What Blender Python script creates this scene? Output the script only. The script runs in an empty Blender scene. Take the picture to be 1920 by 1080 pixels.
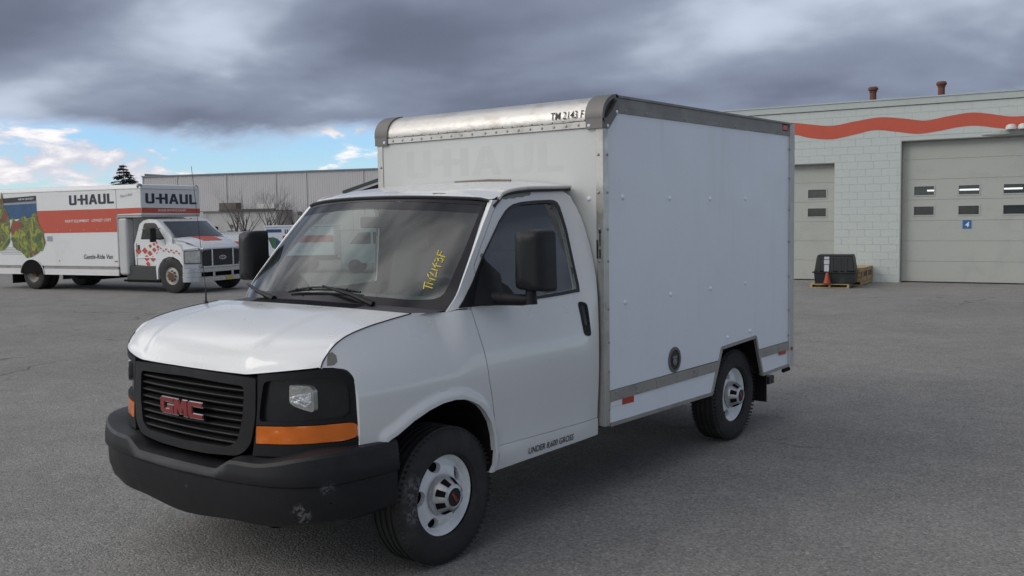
import bpy, bmesh, math, random
from mathutils import Vector, Matrix
from mathutils.geometry import delaunay_2d_cdt
random.seed(7)
S = bpy.context.scene
COL = S.collection
PI = math.pi
# ------------------------------------------------------------------ camera
cd = bpy.data.cameras.new('camera'); cam = bpy.data.objects.new('camera', cd); COL.objects.link(cam)
cd.sensor_width = 36; cd.lens = 34.346; cd.clip_start = .05; cd.clip_end = 3000
def camera_axes(yaw, pitch, roll):
    d = Vector((math.cos(pitch)*math.cos(yaw), math.cos(pitch)*math.sin(yaw), math.sin(pitch)))
    r = Vector((math.sin(yaw), -math.cos(yaw), 0)); u = r.cross(d)
    c, s = math.cos(roll), math.sin(roll)
    return c*r+s*u, -s*r+c*u, d
_r, _u, _d = camera_axes(2.244255, -0.073602, -0.015827)
cam.matrix_world = Matrix(((_r.x,_u.x,-_d.x,4.454751),(_r.y,_u.y,-_d.y,-3.791740),(_r.z,_u.z,-_d.z,1.862311),(0,0,0,1)))
S.camera = cam
# ------------------------------------------------------------------ light
SUNDIR = Vector((-.46,-.74,.50)).normalized()
sl = bpy.data.lights.new('sun', 'SUN'); sl.energy = .58; sl.angle = math.radians(22); sl.color = (1,.95,.88)
so = bpy.data.objects.new('sun', sl); COL.objects.link(so); so.rotation_euler = SUNDIR.to_track_quat('Z','Y').to_euler(); so.location = (0,0,30)
S.view_settings.view_transform = 'Standard'; S.view_settings.look = 'None'; S.view_settings.gamma = 1
S.view_settings.exposure = -.04; S.view_settings.use_curve_mapping = False
W = bpy.data.worlds.new('World'); S.world = W; W.use_nodes = True
class NT:
    def __init__(s, tree): s.t = tree; s.n = tree.nodes; s.n.clear()
    def add(s, typ, **k):
        n = s.n.new(typ)
        for a, v in k.items():
            if a.startswith('i_'):
                q = a[2:]; q = int(q) if q.isdigit() else q.replace('_', ' ')
                if isinstance(v, bpy.types.NodeSocket): s.t.links.new(v, n.inputs[q])
                else: n.inputs[q].default_value = v
            else: setattr(n, a, v)
        return n
    def link(s, a, b): s.t.links.new(a, b)
    def m(s, op, a, b=None, c=None, clamp=False):
        n = s.n.new('ShaderNodeMath'); n.operation = op; n.use_clamp = clamp
        for i, v in enumerate((a, b, c)):
            if v is None: continue
            if isinstance(v, bpy.types.NodeSocket): s.t.links.new(v, n.inputs[i])
            else: n.inputs[i].default_value = v
        return n.outputs[0]
    def mr(s, v, a, b, c=0, d=1, smooth=True):
        n = s.n.new('ShaderNodeMapRange'); n.interpolation_type = 'SMOOTHSTEP' if smooth else 'LINEAR'
        s.t.links.new(v, n.inputs[0])
        for i, q in enumerate((a, b, c, d)): 
            if isinstance(q, bpy.types.NodeSocket): s.t.links.new(q, n.inputs[i+1])
            else: n.inputs[i+1].default_value = q
        return n.outputs[0]
    def mix(s, f, a, b, mode='MIX'):
        n = s.n.new('ShaderNodeMix'); n.data_type = 'RGBA'; n.blend_type = mode
        for i, v in ((0, f), (6, a), (7, b)):
            if isinstance(v, bpy.types.NodeSocket): s.t.links.new(v, n.inputs[i])
            else: n.inputs[i].default_value = v if i == 0 or len(v) == 4 else (*v, 1)
        return n.outputs[2]
    def noise(s, vec, scale, detail=5, rough=.55, dist=0, w=None):
        n = s.n.new('ShaderNodeTexNoise'); s.t.links.new(vec, n.inputs['Vector'])
        n.inputs['Scale'].default_value = scale; n.inputs['Detail'].default_value = detail
        n.inputs['Roughness'].default_value = rough; n.inputs['Distortion'].default_value = dist
        return n.outputs[0]
def build_world():
    t = NT(W.node_tree)
    g = t.add('ShaderNodeTexCoord').outputs['Generated']
    sp = t.add('ShaderNodeSeparateXYZ', i_0=g)
    x, y, z = sp.outputs
    zc = t.m('MAXIMUM', z, 0.0)
    h = t.m('ADD', zc, .26)
    px = t.m('DIVIDE', x, h); py = t.m('DIVIDE', y, h)
    P = t.add('ShaderNodeCombineXYZ', i_0=px, i_1=py, i_2=0.0).outputs[0]
    n1 = t.noise(P, 1.25, 4, .47, .3)
    mp = t.add('ShaderNodeMapping', i_0=P); mp.inputs['Location'].default_value = (3.3, 7.7, 0); mp.inputs['Rotation'].default_value = (0,0,.5); mp.inputs['Scale'].default_value = (.36, .9, 1)
    n2 = t.noise(mp.outputs[0], 1.1, 3, .45, .2)
    n3 = t.noise(P, 4.5, 5, .55, .2)
    b = t.m('ADD', t.m('ADD', t.m('MULTIPLY', n1, .50), t.m('MULTIPLY', n2, .42)), t.m('MULTIPLY', n3, .08))
    b = t.mr(b, .36, .68)
    sky_dark = (.150, .174, .248); sky_mid = (.262, .304, .405); sky_light = (.60, .68, .82)
    c = t.mix(t.mr(b, 0, .5), sky_dark, sky_mid)
    c = t.mix(t.mr(b, .42, .95), c, sky_light)
    # thin cloud lit through near the sun
    dn = t.add('ShaderNodeVectorMath', operation='DOT_PRODUCT', i_0=g); dn.inputs[1].default_value = SUNDIR
    glow = t.mr(dn.outputs['Value'], .15, 1.0)
    br = t.m('MULTIPLY', glow, t.mr(b, .25, .75, .18, 1.7))
    c = t.mix(t.m('MINIMUM', br, 1.0), c, (1.9, 1.89, 1.87))
    # deck edge and the clear strip along the horizon
    edge = t.m('ADD', z, t.m('MULTIPLY', t.m('SUBTRACT', t.noise(P, .9, 6, .6, .3), .5), .085))
    deck = t.mr(edge, .074, .104)
    q = t.add('ShaderNodeVectorMath', operation='MULTIPLY', i_0=g); q.inputs[1].default_value = (1, 1, 2.6)
    cu = t.noise(q.outputs[0], 13, 7, .58, .25)
    cu2 = t.noise(q.outputs[0], 4.5, 4, .5, 0)
    cum = t.mr(t.m('ADD', t.m('MULTIPLY', cu, .6), t.m('MULTIPLY', cu2, .4)), .505, .57)
    sky = t.add('ShaderNodeTexSky', sky_type='NISHITA', sun_disc=False)
    sky.sun_elevation = math.asin(SUNDIR.z); sky.sun_rotation = math.atan2(SUNDIR.x, SUNDIR.y); sky.air_density = 1.0; sky.dust_density = .3; sky.ozone_density = 2
    bs = t.add('ShaderNodeBackground', i_0=t.mix(1.0, sky.outputs[0], (.74, .95, 1.28), 'MULTIPLY'), i_1=.140)
    tint = t.mix(t.mr(z, .0, .07), (.95, .89, .91), (.64, .64, .74))
    cc = t.mix(deck, t.mix(t.mr(cu, .48, .66), tint, (1.15, 1.08, 1.05)), c)
    bc = t.add('ShaderNodeBackground', i_0=cc, i_1=1.0)
    f = t.m('MAXIMUM', deck, t.m('MULTIPLY', cum, .92))
    ms = t.add('ShaderNodeMixShader', i_0=f, i_1=bs.outputs[0], i_2=bc.outputs[0])
    o = t.add('ShaderNodeOutputWorld', i_0=ms.outputs[0])
build_world()
# ------------------------------------------------------------------ materials
MATS = {}
def mat(name, col, rough=.5, metal=0, var=.08, vs=3.0, bump=0, bs=60, coat=0, dirt=None, dirt_amt=0, dirt_scale=2.5, spec=.5, emit=None, es=0, trans=0, alpha=1, streak=False, scuff=None):
    if name in MATS: return MATS[name]
    m = bpy.data.materials.new(name); m.use_nodes = True; t = NT(m.node_tree); MATS[name] = m
    o = t.add('ShaderNodeTexCoord').outputs['Object']
    n = t.noise(o, vs, 5, .6)
    c0 = [max(0, v*(1-var)) for v in col]; c1 = [min(1, v*(1+var)) for v in col]
    c = t.mix(n, c0, c1)
    if dirt is not None:
        d = t.noise(o, dirt_scale, 7, .65, .4)
        c = t.mix(t.mr(d, .48, .72, 0, dirt_amt), c, dirt)
    if streak:
        mp = t.add('ShaderNodeMapping', i_0=o); mp.inputs['Scale'].default_value = (1, 1, .10)
        c = t.mix(t.mr(t.noise(mp.outputs[0], 7, 5, .6), .52, .75, 0, .16), c, (.50,.50,.49))
    if scuff:
        for q, r in scuff:
            d = t.add('ShaderNodeVectorMath', operation='DISTANCE', i_0=o); d.inputs[1].default_value = q
            k = t.m('MULTIPLY', t.mr(d.outputs['Value'], r*.35, r, 1, 0), t.mr(t.noise(o, 38, 5, .7, .8), .47, .56))
            c = t.mix(k, c, (.115,.115,.118))
    p = t.add('ShaderNodeBsdfPrincipled', i_Base_Color=c, i_Metallic=metal)
    p.inputs['Specular IOR Level'].default_value = spec
    t.link(t.mr(t.noise(o, vs*2.3, 4, .6), .2, .8, max(0, rough-.06), min(1, rough+.08)), p.inputs['Roughness'])
    p.inputs['Coat Weight'].default_value = coat; p.inputs['Coat Roughness'].default_value = .06
    p.inputs['Transmission Weight'].default_value = trans
    if emit: p.inputs['Emission Color'].default_value = (*emit, 1); p.inputs['Emission Strength'].default_value = es
    if bump:
        b = t.add('ShaderNodeBump', i_Height=t.noise(o, bs, 4, .6), i_Strength=bump, i_Distance=.01); t.link(b.outputs[0], p.inputs['Normal'])
    t.add('ShaderNodeOutputMaterial', i_0=p.outputs[0])
    return m
def glass_mat(name, tint, refl=1.0, rough=.0, base=.058):
    m = bpy.data.materials.new(name); m.use_nodes = True; t = NT(m.node_tree); MATS[name] = m
    o = t.add('ShaderNodeTexCoord').outputs['Object']
    g = t.add('ShaderNodeBsdfGlossy', i_Roughness=rough); g.inputs[0].default_value = (refl, refl, refl, 1)
    tr = t.add('ShaderNodeBsdfTransparent'); tr.inputs[0].default_value = (*tint, 1)
    df = t.add('ShaderNodeBsdfDiffuse', i_0=(.30, .31, .30, 1))
    film = t.add('ShaderNodeMixShader', i_0=.012, i_1=tr.outputs[0], i_2=df.outputs[0])
    lw = t.add('ShaderNodeLayerWeight', i_Blend=.5)
    f = t.m('ADD', base+.012, t.m('MULTIPLY', t.m('POWER', lw.outputs['Facing'], 5.0), .93))
    mx = t.add('ShaderNodeMixShader', i_0=f, i_1=film.outputs[0], i_2=g.outputs[0])
    t.add('ShaderNodeOutputMaterial', i_0=mx.outputs[0])
    return m
def asphalt_mat():
    m = bpy.data.materials.new('asphalt'); m.use_nodes = True; t = NT(m.node_tree)
    o = t.add('ShaderNodeTexCoord').outputs['Object']
    v = t.add('ShaderNodeTexVoronoi', i_Vector=o, i_Scale=75.0); v.inputs['Randomness'].default_value = 1
    chip = t.add('ShaderNodeSeparateColor', i_0=v.outputs['Color'])
    n = t.noise(o, 45, 5, .7)
    big = t.noise(o, .35, 6, .6, .3); mid = t.noise(o, 2.6, 6, .65)
    c = t.mix(t.mr(chip.outputs[0], 0, 1, 0, 1, False), (.142, .137, .131), (.352, .337, .316))
    c = t.mix(t.m('MULTIPLY', t.mr(chip.outputs[1], .93, .97), .75), c, (.55, .53, .50))
    c = t.mix(t.m('MULTIPLY', t.mr(chip.outputs[2], .90, .95), .7), c, (.045, .042, .04))
    c = t.mix(.5, c, t.mix(n, (.187, .180, .172), (.282, .271, .258)))
    c = t.mix(1.0, c, t.mix(t.mr(big, .3, .7), (.90, .90, .90), (1.08, 1.08, 1.07)), 'MULTIPLY')
    c = t.mix(1.0, c, t.mix(t.mr(mid, .3, .7), (.93, .93, .93), (1.07, 1.07, 1.06)), 'MULTIPLY')
    # worn darker tyre lanes and small oil drips
    st = t.noise(o, .9, 3, .5, 1.5); c = t.mix(t.mr(st, .66, .74, 0, .28), c, (.085, .08, .078))
    wv = t.add('ShaderNodeVectorMath', operation='ADD', i_0=o); nz = t.add('ShaderNodeTexNoise', i_Vector=o, i_Scale=1.3, i_Detail=5.0)
    sc = t.add('ShaderNodeVectorMath', operation='SCALE', i_0=nz.outputs['Color']); sc.inputs['Scale'].default_value = .9; t.link(sc.outputs[0], wv.inputs[1])
    ce = t.add('ShaderNodeTexVoronoi', i_Vector=wv.outputs[0], i_Scale=.16); ce.feature = 'DISTANCE_TO_EDGE'
    ck = t.m('MULTIPLY', t.mr(ce.outputs['Distance'], .0015, .0065, 1, 0), t.mr(t.noise(o, .22, 3, .5), .50, .60))
    c = t.mix(t.m('MULTIPLY', ck, .55), c, (.035, .034, .034))
    oil = t.noise(o, 1.7, 2, .4, .3); c = t.mix(t.mr(oil, .735, .80, 0, .5), c, (.05, .048, .047))
    p = t.add('ShaderNodeBsdfPrincipled', i_Base_Color=c, i_Roughness=.92); p.inputs['Specular IOR Level'].default_value = .25
    hgt = t.m('ADD', t.m('MULTIPLY', v.outputs['Distance'], -.6), t.m('MULTIPLY', n, .8))
    b = t.add('ShaderNodeBump', i_Height=hgt, i_Strength=.7, i_Distance=.012); t.link(b.outputs[0], p.inputs['Normal'])
    t.add('ShaderNodeOutputMaterial', i_0=p.outputs[0])
    return m
ASPH = asphalt_mat()
WP = mat('white_paint', (.68,.68,.675), .30, var=.02, vs=1.5, coat=.55)
WPS = mat('white_panel', (.76,.785,.85), .40, streak=True, var=.02, vs=1.2, dirt=(.56,.56,.57), dirt_amt=.14, dirt_scale=1.6, bump=.02, bs=12)
FRP = mat('front_panel_white', (.57,.575,.555), .45, var=.03, vs=1.3, dirt=(.50,.49,.46), dirt_amt=.25, dirt_scale=1.8, bump=.02, bs=10)
BPL = mat('black_plastic', (.011,.0105,.012), .50, var=.2, vs=6, bump=.12, bs=220, dirt=(.05,.047,.045), dirt_amt=.25, dirt_scale=5, spec=.24)
BMP = mat('bumper_plastic', (.014,.0138,.016), .44, var=.15, vs=4, bump=.08, bs=240, dirt=(.028,.027,.028), dirt_amt=.5, dirt_scale=3.5, spec=.28, scuff=[((.855,-.90,.475),.065),((.862,-.90,.43),.05),((.93,-.80,.60),.05),((.10,-1.03,.52),.02)])
GBL = mat('gloss_black', (.012,.012,.014), .22, var=.1)
RUB = mat('rubber', (.020,.019,.019), .75, var=.2, vs=7, bump=.15, bs=150, dirt=(.075,.068,.060), dirt_amt=.42, dirt_scale=4, scuff=[((1.0,-.26,.46),.11),((1.0,-.27,.34),.09)])
TRD = mat('tread_rubber', (.030,.028,.027), .85, var=.25, vs=9, bump=.25, bs=120, dirt=(.13,.12,.11), dirt_amt=.5, dirt_scale=5)
SEAL = mat('window_seal', (.018,.018,.020), .55, var=.1)
FRIT = mat('glass_frit', (.016,.014,.018), .14, var=.1, spec=.2)
ALU = mat('aluminium', (.50,.475,.45), .36, metal=.85, var=.12, vs=5, bump=.10, bs=26, dirt=(.25,.225,.20), dirt_amt=.55, dirt_scale=6)
ALUD = mat('dull_aluminium', (.34,.32,.30), .5, metal=.55, var=.15, vs=4, bump=.08, bs=30, dirt=(.20,.18,.16), dirt_amt=.6, dirt_scale=5)
CAST = mat('cast_corner_grey', (.17,.16,.15), .55, metal=.25, var=.15, vs=5, dirt=(.10,.09,.085), dirt_amt=.5)
STEEL = mat('wheel_steel_white', (.78,.79,.80), .34, var=.04, vs=7, dirt=(.40,.36,.31), dirt_amt=.22, dirt_scale=9, bump=.03, bs=20)
HUB = mat('hub_steel', (.55,.55,.56), .34, metal=.55, var=.15, vs=12, dirt=(.12,.11,.10), dirt_amt=.45, dirt_scale=14)
CHR = mat('chrome', (.72,.72,.74), .12, metal=1, var=.04)
UND = mat('underbody', (.012,.011,.011), .9, var=.3, spec=.1)
DARK = mat('dark_interior', (.020,.022,.024), .8, var=.2)
DASH = mat('dash_grey', (.13,.14,.135), .7, var=.1, vs=4, bump=.05, bs=80)
SEATM = mat('seat_fabric', (.075,.08,.088), .9, var=.15, vs=8, bump=.1, bs=120)
PRIM = mat('bare_primer', (.20,.195,.17), .7, var=.2, vs=25)
AMB = mat('amber_lens', (.62,.135,.008), .16, var=.22, vs=7, coat=.6, bump=.15, bs=18)
LENS = mat('lens_clear', (.42,.42,.40), .12, metal=.6, var=.4, vs=16, bump=.4, bs=30, coat=1)
REDR = mat('red_reflector', (.42,.035,.02), .35, var=.15, vs=20)
WHT = mat('white_reflector', (.75,.76,.76), .35, var=.05)
RED = mat('red_print', (.52,.072,.035), .45, var=.05, dirt=(.42,.09,.06), dirt_amt=.3)
INK = mat('black_ink', (.018,.018,.022), .5, var=.1)
NAVY = mat('navy_print', (.022,.024,.045), .5, var=.1)
GHOST = mat('ghost_print', (.530,.540,.525), .48, var=.03, vs=3, dirt=(.565,.57,.55), dirt_amt=.9, dirt_scale=3)
YEL = mat('yellow_marker', (.72,.56,.06), .6, var=.15, vs=30)
GMCR = mat('emblem_red', (.20,.018,.020), .35, var=.15, vs=30, coat=.5)
GLS = glass_mat('windshield_glass', (.52,.61,.58), 1.0)
GLD = glass_mat('door_glass', (.66,.72,.69), 1.0, 0, .13)
WOOD = mat('pine_wood', (.43,.32,.17), .8, var=.25, vs=14, bump=.2, bs=40, dirt=(.28,.21,.12), dirt_amt=.5)
WOODD = mat('crate_wood', (.26,.19,.11), .8, var=.25, vs=10, bump=.2, bs=40)
ORG = mat('cone_orange', (.30,.050,.018), .6, var=.1)
RUST = mat('rusty_metal', (.15,.060,.045), .8, var=.3, vs=12, dirt=(.07,.035,.03), dirt_amt=.6)
CONC = mat('painted_block', (.50,.535,.515), .75, var=.04, vs=2, bump=.35, bs=90, dirt=(.37,.41,.40), dirt_amt=.35, dirt_scale=1.4)
MORT = mat('painted_mortar', (.49,.525,.505), .85, var=.06, vs=3)
WAVE = mat('red_wave_paint', (.50,.085,.048), .65, var=.06, vs=3, bump=.15, bs=90, dirt=(.36,.075,.05), dirt_amt=.35)
DOORM = mat('door_panel_grey', (.405,.410,.378), .6, var=.03, vs=1.5, bump=.05, bs=30, dirt=(.30,.305,.285), dirt_amt=.35, dirt_scale=2)
TRIM = mat('coping_metal', (.42,.46,.45), .5, var=.05, dirt=(.32,.33,.32), dirt_amt=.4)
CORR = mat('corrugated_steel', (.50,.48,.48), .6, var=.03, vs=.6, dirt=(.45,.435,.43), dirt_amt=.5, dirt_scale=.7)
BARK = mat('bark', (.085,.068,.058), .95, var=.2, vs=6)
TWIG = mat('twig', (.22,.175,.16), .95, var=.2, vs=6)
NEED = mat('needles', (.032,.040,.030), .95, var=.35, vs=2)
TOTE = mat('tote_black', (.009,.011,.011), .5, var=.2, vs=5, dirt=(.05,.055,.055), dirt_amt=.4)
LABEL = mat('paper_label', (.45,.46,.50), .7, var=.15, vs=40)
BLUE = mat('blue_sign', (.02,.12,.34), .5, var=.05)
# ------------------------------------------------------------------ mesh helpers
def mk(name, V, F, m, parent=None, smooth=True, ang=32, bevel=0, solid=0):
    me = bpy.data.meshes.new(name); me.from_pydata([tuple(v) for v in V], [], F); me.update()
    me.materials.append(m)
    if smooth:
        me.polygons.foreach_set('use_smooth', [True]*len(me.polygons)); me.set_sharp_from_angle(angle=math.radians(ang))
    o = bpy.data.objects.new(name, me); COL.objects.link(o)
    if parent: o.parent = parent
    if solid:
        md = o.modifiers.new('t', 'SOLIDIFY'); md.thickness = solid; md.offset = -1
    if bevel:
        md = o.modifiers.new('b', 'BEVEL'); md.width = bevel; md.segments = 2; md.limit_method = 'ANGLE'; md.harden_normals = True
    return o
def thing(name, label, cat, loc=(0,0,0), rz=0, group=None):
    o = bpy.data.objects.new(name, None); COL.objects.link(o); o.location = loc; o.rotation_euler = (0,0,rz); o.empty_display_size = .3
    o['label'] = label; o['category'] = cat
    if group: o['group'] = group
    return o
def copy_tree(o, parent=None):
    c = o.copy(); COL.objects.link(c); c.parent = parent
    for ch in [k for k in bpy.data.objects if k.parent == o]: copy_tree(ch, c)
    return c
class MB:
    def __init__(s): s.V = []; s.F = []
    def add(s, V, F):
        n = len(s.V); s.V += [tuple(v) for v in V]; s.F += [tuple(i+n for i in f) for f in F]; return s
    def box(s, a, b):
        x0,y0,z0 = a; x1,y1,z1 = b
        return s.add([(x0,y0,z0),(x1,y0,z0),(x1,y1,z0),(x0,y1,z0),(x0,y0,z1),(x1,y0,z1),(x1,y1,z1),(x0,y1,z1)],
                     [(0,3,2,1),(4,5,6,7),(0,1,5,4),(1,2,6,5),(2,3,7,6),(3,0,4,7)])
    def tube(s, pts, r, n=8, caps=True):
        pts = [Vector(p) for p in pts]; rr = r if isinstance(r, (list, tuple)) else [r]*len(pts); V = []; F = []
        for i, p in enumerate(pts):
            d = (pts[min(i+1, len(pts)-1)]-pts[max(i-1, 0)]).normalized()
            a = d.orthogonal().normalized() if i == 0 else (A-d*A.dot(d)).normalized()
            A = a; b = d.cross(a)
            for k in range(n):
                t = 2*PI*k/n; V.append(p+(a*math.cos(t)+b*math.sin(t))*rr[i])
        for i in range(len(pts)-1):
            for k in range(n): F.append((i*n+k, i*n+(k+1)%n, (i+1)*n+(k+1)%n, (i+1)*n+k))
        if caps: F.append(tuple(range(n))[::-1]); F.append(tuple((len(pts)-1)*n+k for k in range(n)))
        return s.add(V, F)
    def lathe_x(s, prof, c, n=48, a0=0, a1=2*PI):
        # profile of (x offset, radius) round an axis through c parallel to x
        V = []; F = []; full = abs(a1-a0-2*PI) < 1e-6; m = n if full else n+1
        for (dx, r) in prof:
            for k in range(m):
                t = a0+(a1-a0)*k/n; V.append((c[0]+dx, c[1]+r*math.cos(t), c[2]+r*math.sin(t)))
        for i in range(len(prof)-1):
            for k in range(n):
                k2 = (k+1) % m; F.append((i*m+k, i*m+k2, (i+1)*m+k2, (i+1)*m+k))
        return s.add(V, F)
    def lathe_z(s, prof, c, n=20):
        V = []; F = []
        for (r, z) in prof:
            for k in range(n): t = 2*PI*k/n; V.append((c[0]+r*math.cos(t), c[1]+r*math.sin(t), c[2]+z))
        for i in range(len(prof)-1):
            for k in range(n): F.append((i*n+k, i*n+(k+1)%n, (i+1)*n+(k+1)%n, (i+1)*n+k))
        return s.add(V, F)
    def grid(s, f, us, vs):
        V = [f(u, v) for u in us for v in vs]; n = len(vs)
        return s.add(V, [(i*n+j, i*n+j+1, (i+1)*n+j+1, (i+1)*n+j) for i in range(len(us)-1) for j in range(n-1)])
    def dome(s, c, nrm, r, h=.5, n=8):
        nrm = Vector(nrm).normalized(); a = nrm.orthogonal().normalized(); b = nrm.cross(a); c = Vector(c); V = []; F = []
        for (rr, hh) in ((1, 0), (.85, .5), (.5, .88)):
            for k in range(n): t = 2*PI*k/n; V.append(c+(a*math.cos(t)+b*math.sin(t))*r*rr+nrm*r*h*hh)
        V.append(c+nrm*r*h)
        for i in range(2):
            for k in range(n): F.append((i*n+k, i*n+(k+1)%n, (i+1)*n+(k+1)%n, (i+1)*n+k))
        for k in range(n): F.append((2*n+k, 2*n+(k+1)%n, 3*n))
        return s.add(V, F)
    def build(s, name, m, parent=None, **k): return mk(name, s.V, s.F, m, parent, **k)
def lin(a, b, n): return [a+(b-a)*i/(n-1) for i in range(n)]
def cr(P, n=6, closed=False):
    out = []; L = len(P); R = range(L) if closed else range(L-1)
    g = (lambda i: P[i % L]) if closed else (lambda i: P[max(0, min(L-1, i))])
    for i in R:
        p0, p1, p2, p3 = g(i-1), g(i), g(i+1), g(i+2)
        for k in range(n):
            t = k/n
            out.append(tuple(.5*((2*b)+(-a+c)*t+(2*a-5*b+4*c-d)*t*t+(-a+3*b-3*c+d)*t**3) for a, b, c, d in zip(p0, p1, p2, p3)))
    if not closed: out.append(tuple(P[-1]))
    return out
def round_poly(P, r, n=4):
    out = []; L = len(P)
    for i in range(L):
        a, b, c = Vector(P[i-1]), Vector(P[i]), Vector(P[(i+1) % L]); rr = r[i] if isinstance(r, (list, tuple)) else r
        d0, d1 = (a-b), (c-b); q = min(rr, d0.length*.45, d1.length*.45)
        if q < 1e-5: out.append(tuple(b)); continue
        s0 = b+d0.normalized()*q; s1 = b+d1.normalized()*q
        for k in range(n+1):
            t = k/n; out.append(tuple(s0*(1-t)**2+b*2*t*(1-t)+s1*t*t))
    return out
def subdiv(P, step, closed=True):
    out = []; L = len(P)
    for i in range(L if closed else L-1):
        a, b = P[i], P[(i+1) % L]; n = max(1, int(math.dist(a, b)/step+.5))
        out += [tuple(x+(y-x)*k/n for x, y in zip(a, b)) for k in range(n)]
    if not closed: out.append(P[-1])
    return out
def inside(x, y, P):
    c = False; j = len(P)-1
    for i in range(len(P)):
        if (P[i][1] > y) != (P[j][1] > y) and x < (P[j][0]-P[i][0])*(y-P[i][1])/(P[j][1]-P[i][1])+P[i][0]: c = not c
        j = i
    return c
def dist_poly(x, y, P):
    best = 9e9; L = len(P)
    for i in range(L):
        a, b = P[i]; c, d = P[(i+1) % L]; l = (c-a)**2+(d-b)**2
        t = 0 if l == 0 else max(0, min(1, ((x-a)*(c-a)+(y-b)*(d-b))/l))
        best = min(best, (x-a-t*(c-a))**2+(y-b-t*(d-b))**2)
    return math.sqrt(best)
def tri2d(outer, holes, step):
    outer = subdiv(outer, step); holes = [subdiv(h, step) for h in holes]
    pts = list(outer); loops = [list(range(len(outer)))]
    for h in holes: loops.append(list(range(len(pts), len(pts)+len(h)))); pts += h
    x0, x1 = min(p[0] for p in outer), max(p[0] for p in outer); y0, y1 = min(p[1] for p in outer), max(p[1] for p in outer)
    j = 0; y = y0+step/2
    while y < y1:
        x = x0+(step/2 if j % 2 else step)
        while x < x1:
            if inside(x, y, outer) and not any(inside(x, y, h) for h in holes) and dist_poly(x, y, outer) > .45*step and all(dist_poly(x, y, h) > .45*step for h in holes): pts.append((x, y))
            x += step
        y += step*.87; j += 1
    edges = [(l[i], l[(i+1) % len(l)]) for l in loops for i in range(len(l))]
    v, e, f, *_ = delaunay_2d_cdt([Vector(p) for p in pts], edges, [], 0, 1e-6)
    F = []
    for t in f:
        cx = sum(v[i].x for i in t)/len(t); cy = sum(v[i].y for i in t)/len(t)
        if inside(cx, cy, outer) and not any(inside(cx, cy, h) for h in holes): F.append(tuple(t))
    return [tuple(p) for p in v], F, [outer]+holes
def lift(name, outer, f, m, parent=None, holes=(), step=.04, skirt=None, flip=False, mirror=False, ang=40, extra=None):
    """fill a 2D outline and lift it on a surface f(u,v)->xyz; skirt(u,v)->offset closes the rim inwards"""
    P, F, loops = tri2d(outer, list(holes), step)
    V = [f(*p) for p in P]; F = [tuple(reversed(t)) if flip else t for t in F]
    b = MB(); b.add(V, F)
    if skirt:
        for L in loops:
            A = [f(*p) for p in L]; B = [tuple(a+d for a, d in zip(q, skirt(*p))) for q, p in zip(A, L)]; n = len(L)
            b.add(A+B, [(i, (i+1) % n, n+(i+1) % n, n+i) for i in range(n)])
    if mirror: b.V = [(-v[0], v[1], v[2]) for v in b.V]; b.F = [tuple(reversed(t)) for t in b.F]
    if extra: b.add(extra.V, extra.F)
    return b.build(name, m, parent, ang=ang)
def offset_poly(P, d):
    out = []; L = len(P); area = sum(P[i-1][0]*P[i][1]-P[i][0]*P[i-1][1] for i in range(L)); sg = 1 if area > 0 else -1
    for i in range(L):
        a, b, c = Vector(P[i-1]), Vector(P[i]), Vector(P[(i+1) % L]); e0 = (b-a).normalized(); e1 = (c-b).normalized()
        n0 = Vector((e0.y, -e0.x))*sg; n1 = Vector((e1.y, -e1.x))*sg; n = (n0+n1)
        n = n.normalized() if n.length > 1e-6 else n0
        out.append(tuple(b+n*d/max(.35, n.dot(n0))))
    return out
def prism(b, P, f, depth, holes=()):
    """solid slab: outline P placed by f(u,v,h) between h=0 and h=depth"""
    p, F, loops = tri2d(P, list(holes), 1e3)
    b.add([f(x, y, depth) for x, y in p], F); b.add([f(x, y, 0) for x, y in p], [tuple(reversed(t)) for t in F])
    for L in loops:
        n = len(L); b.add([f(x, y, 0) for x, y in L]+[f(x, y, depth) for x, y in L], [(i, (i+1) % n, n+(i+1) % n, n+i) for i in range(n)])
    return b
def text_mesh(name, s, size, m, parent, o, xd, yd, bold=0, shear=0, width=None, ext=.0005, align='LEFT', space=1.0, label=None):
    cu = bpy.data.curves.new('txt', 'FONT'); cu.body = s; cu.size = 1; cu.offset = bold; cu.shear = shear; cu.resolution_u = 3; cu.space_character = space; cu.align_x = align
    t = bpy.data.objects.new('txt', cu); COL.objects.link(t); bpy.context.view_layer.update()
    me = bpy.data.meshes.new_from_object(t.evaluated_get(bpy.context.evaluated_depsgraph_get()))
    bpy.data.objects.remove(t); bpy.data.curves.remove(cu)
    o = Vector(o); xd = Vector(xd).normalized(); yd = Vector(yd).normalized(); zd = xd.cross(yd)
    xsz = [v.co.x for v in me.vertices]; w = max(xsz)-min(xsz); x0 = min(xsz); h = max(v.co.y for v in me.vertices)-min(v.co.y for v in me.vertices)
    sy = size/h; sx = (width/w) if width else sy
    V = [o+xd*((v.co.x-x0)*sx)+yd*(v.co.y*sy)+zd*ext for v in me.vertices]; F = [tuple(p.vertices) for p in me.polygons]
    bpy.data.meshes.remove(me)
    return mk(name, V, F, m, parent, smooth=False)
_A = ([(0,0),(.2,0),(.25,.22),(.47,.22),(.52,0),(.72,0),(.47,1),(.25,1)], [(.30,.42),(.42,.42),(.36,.74)])
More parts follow.
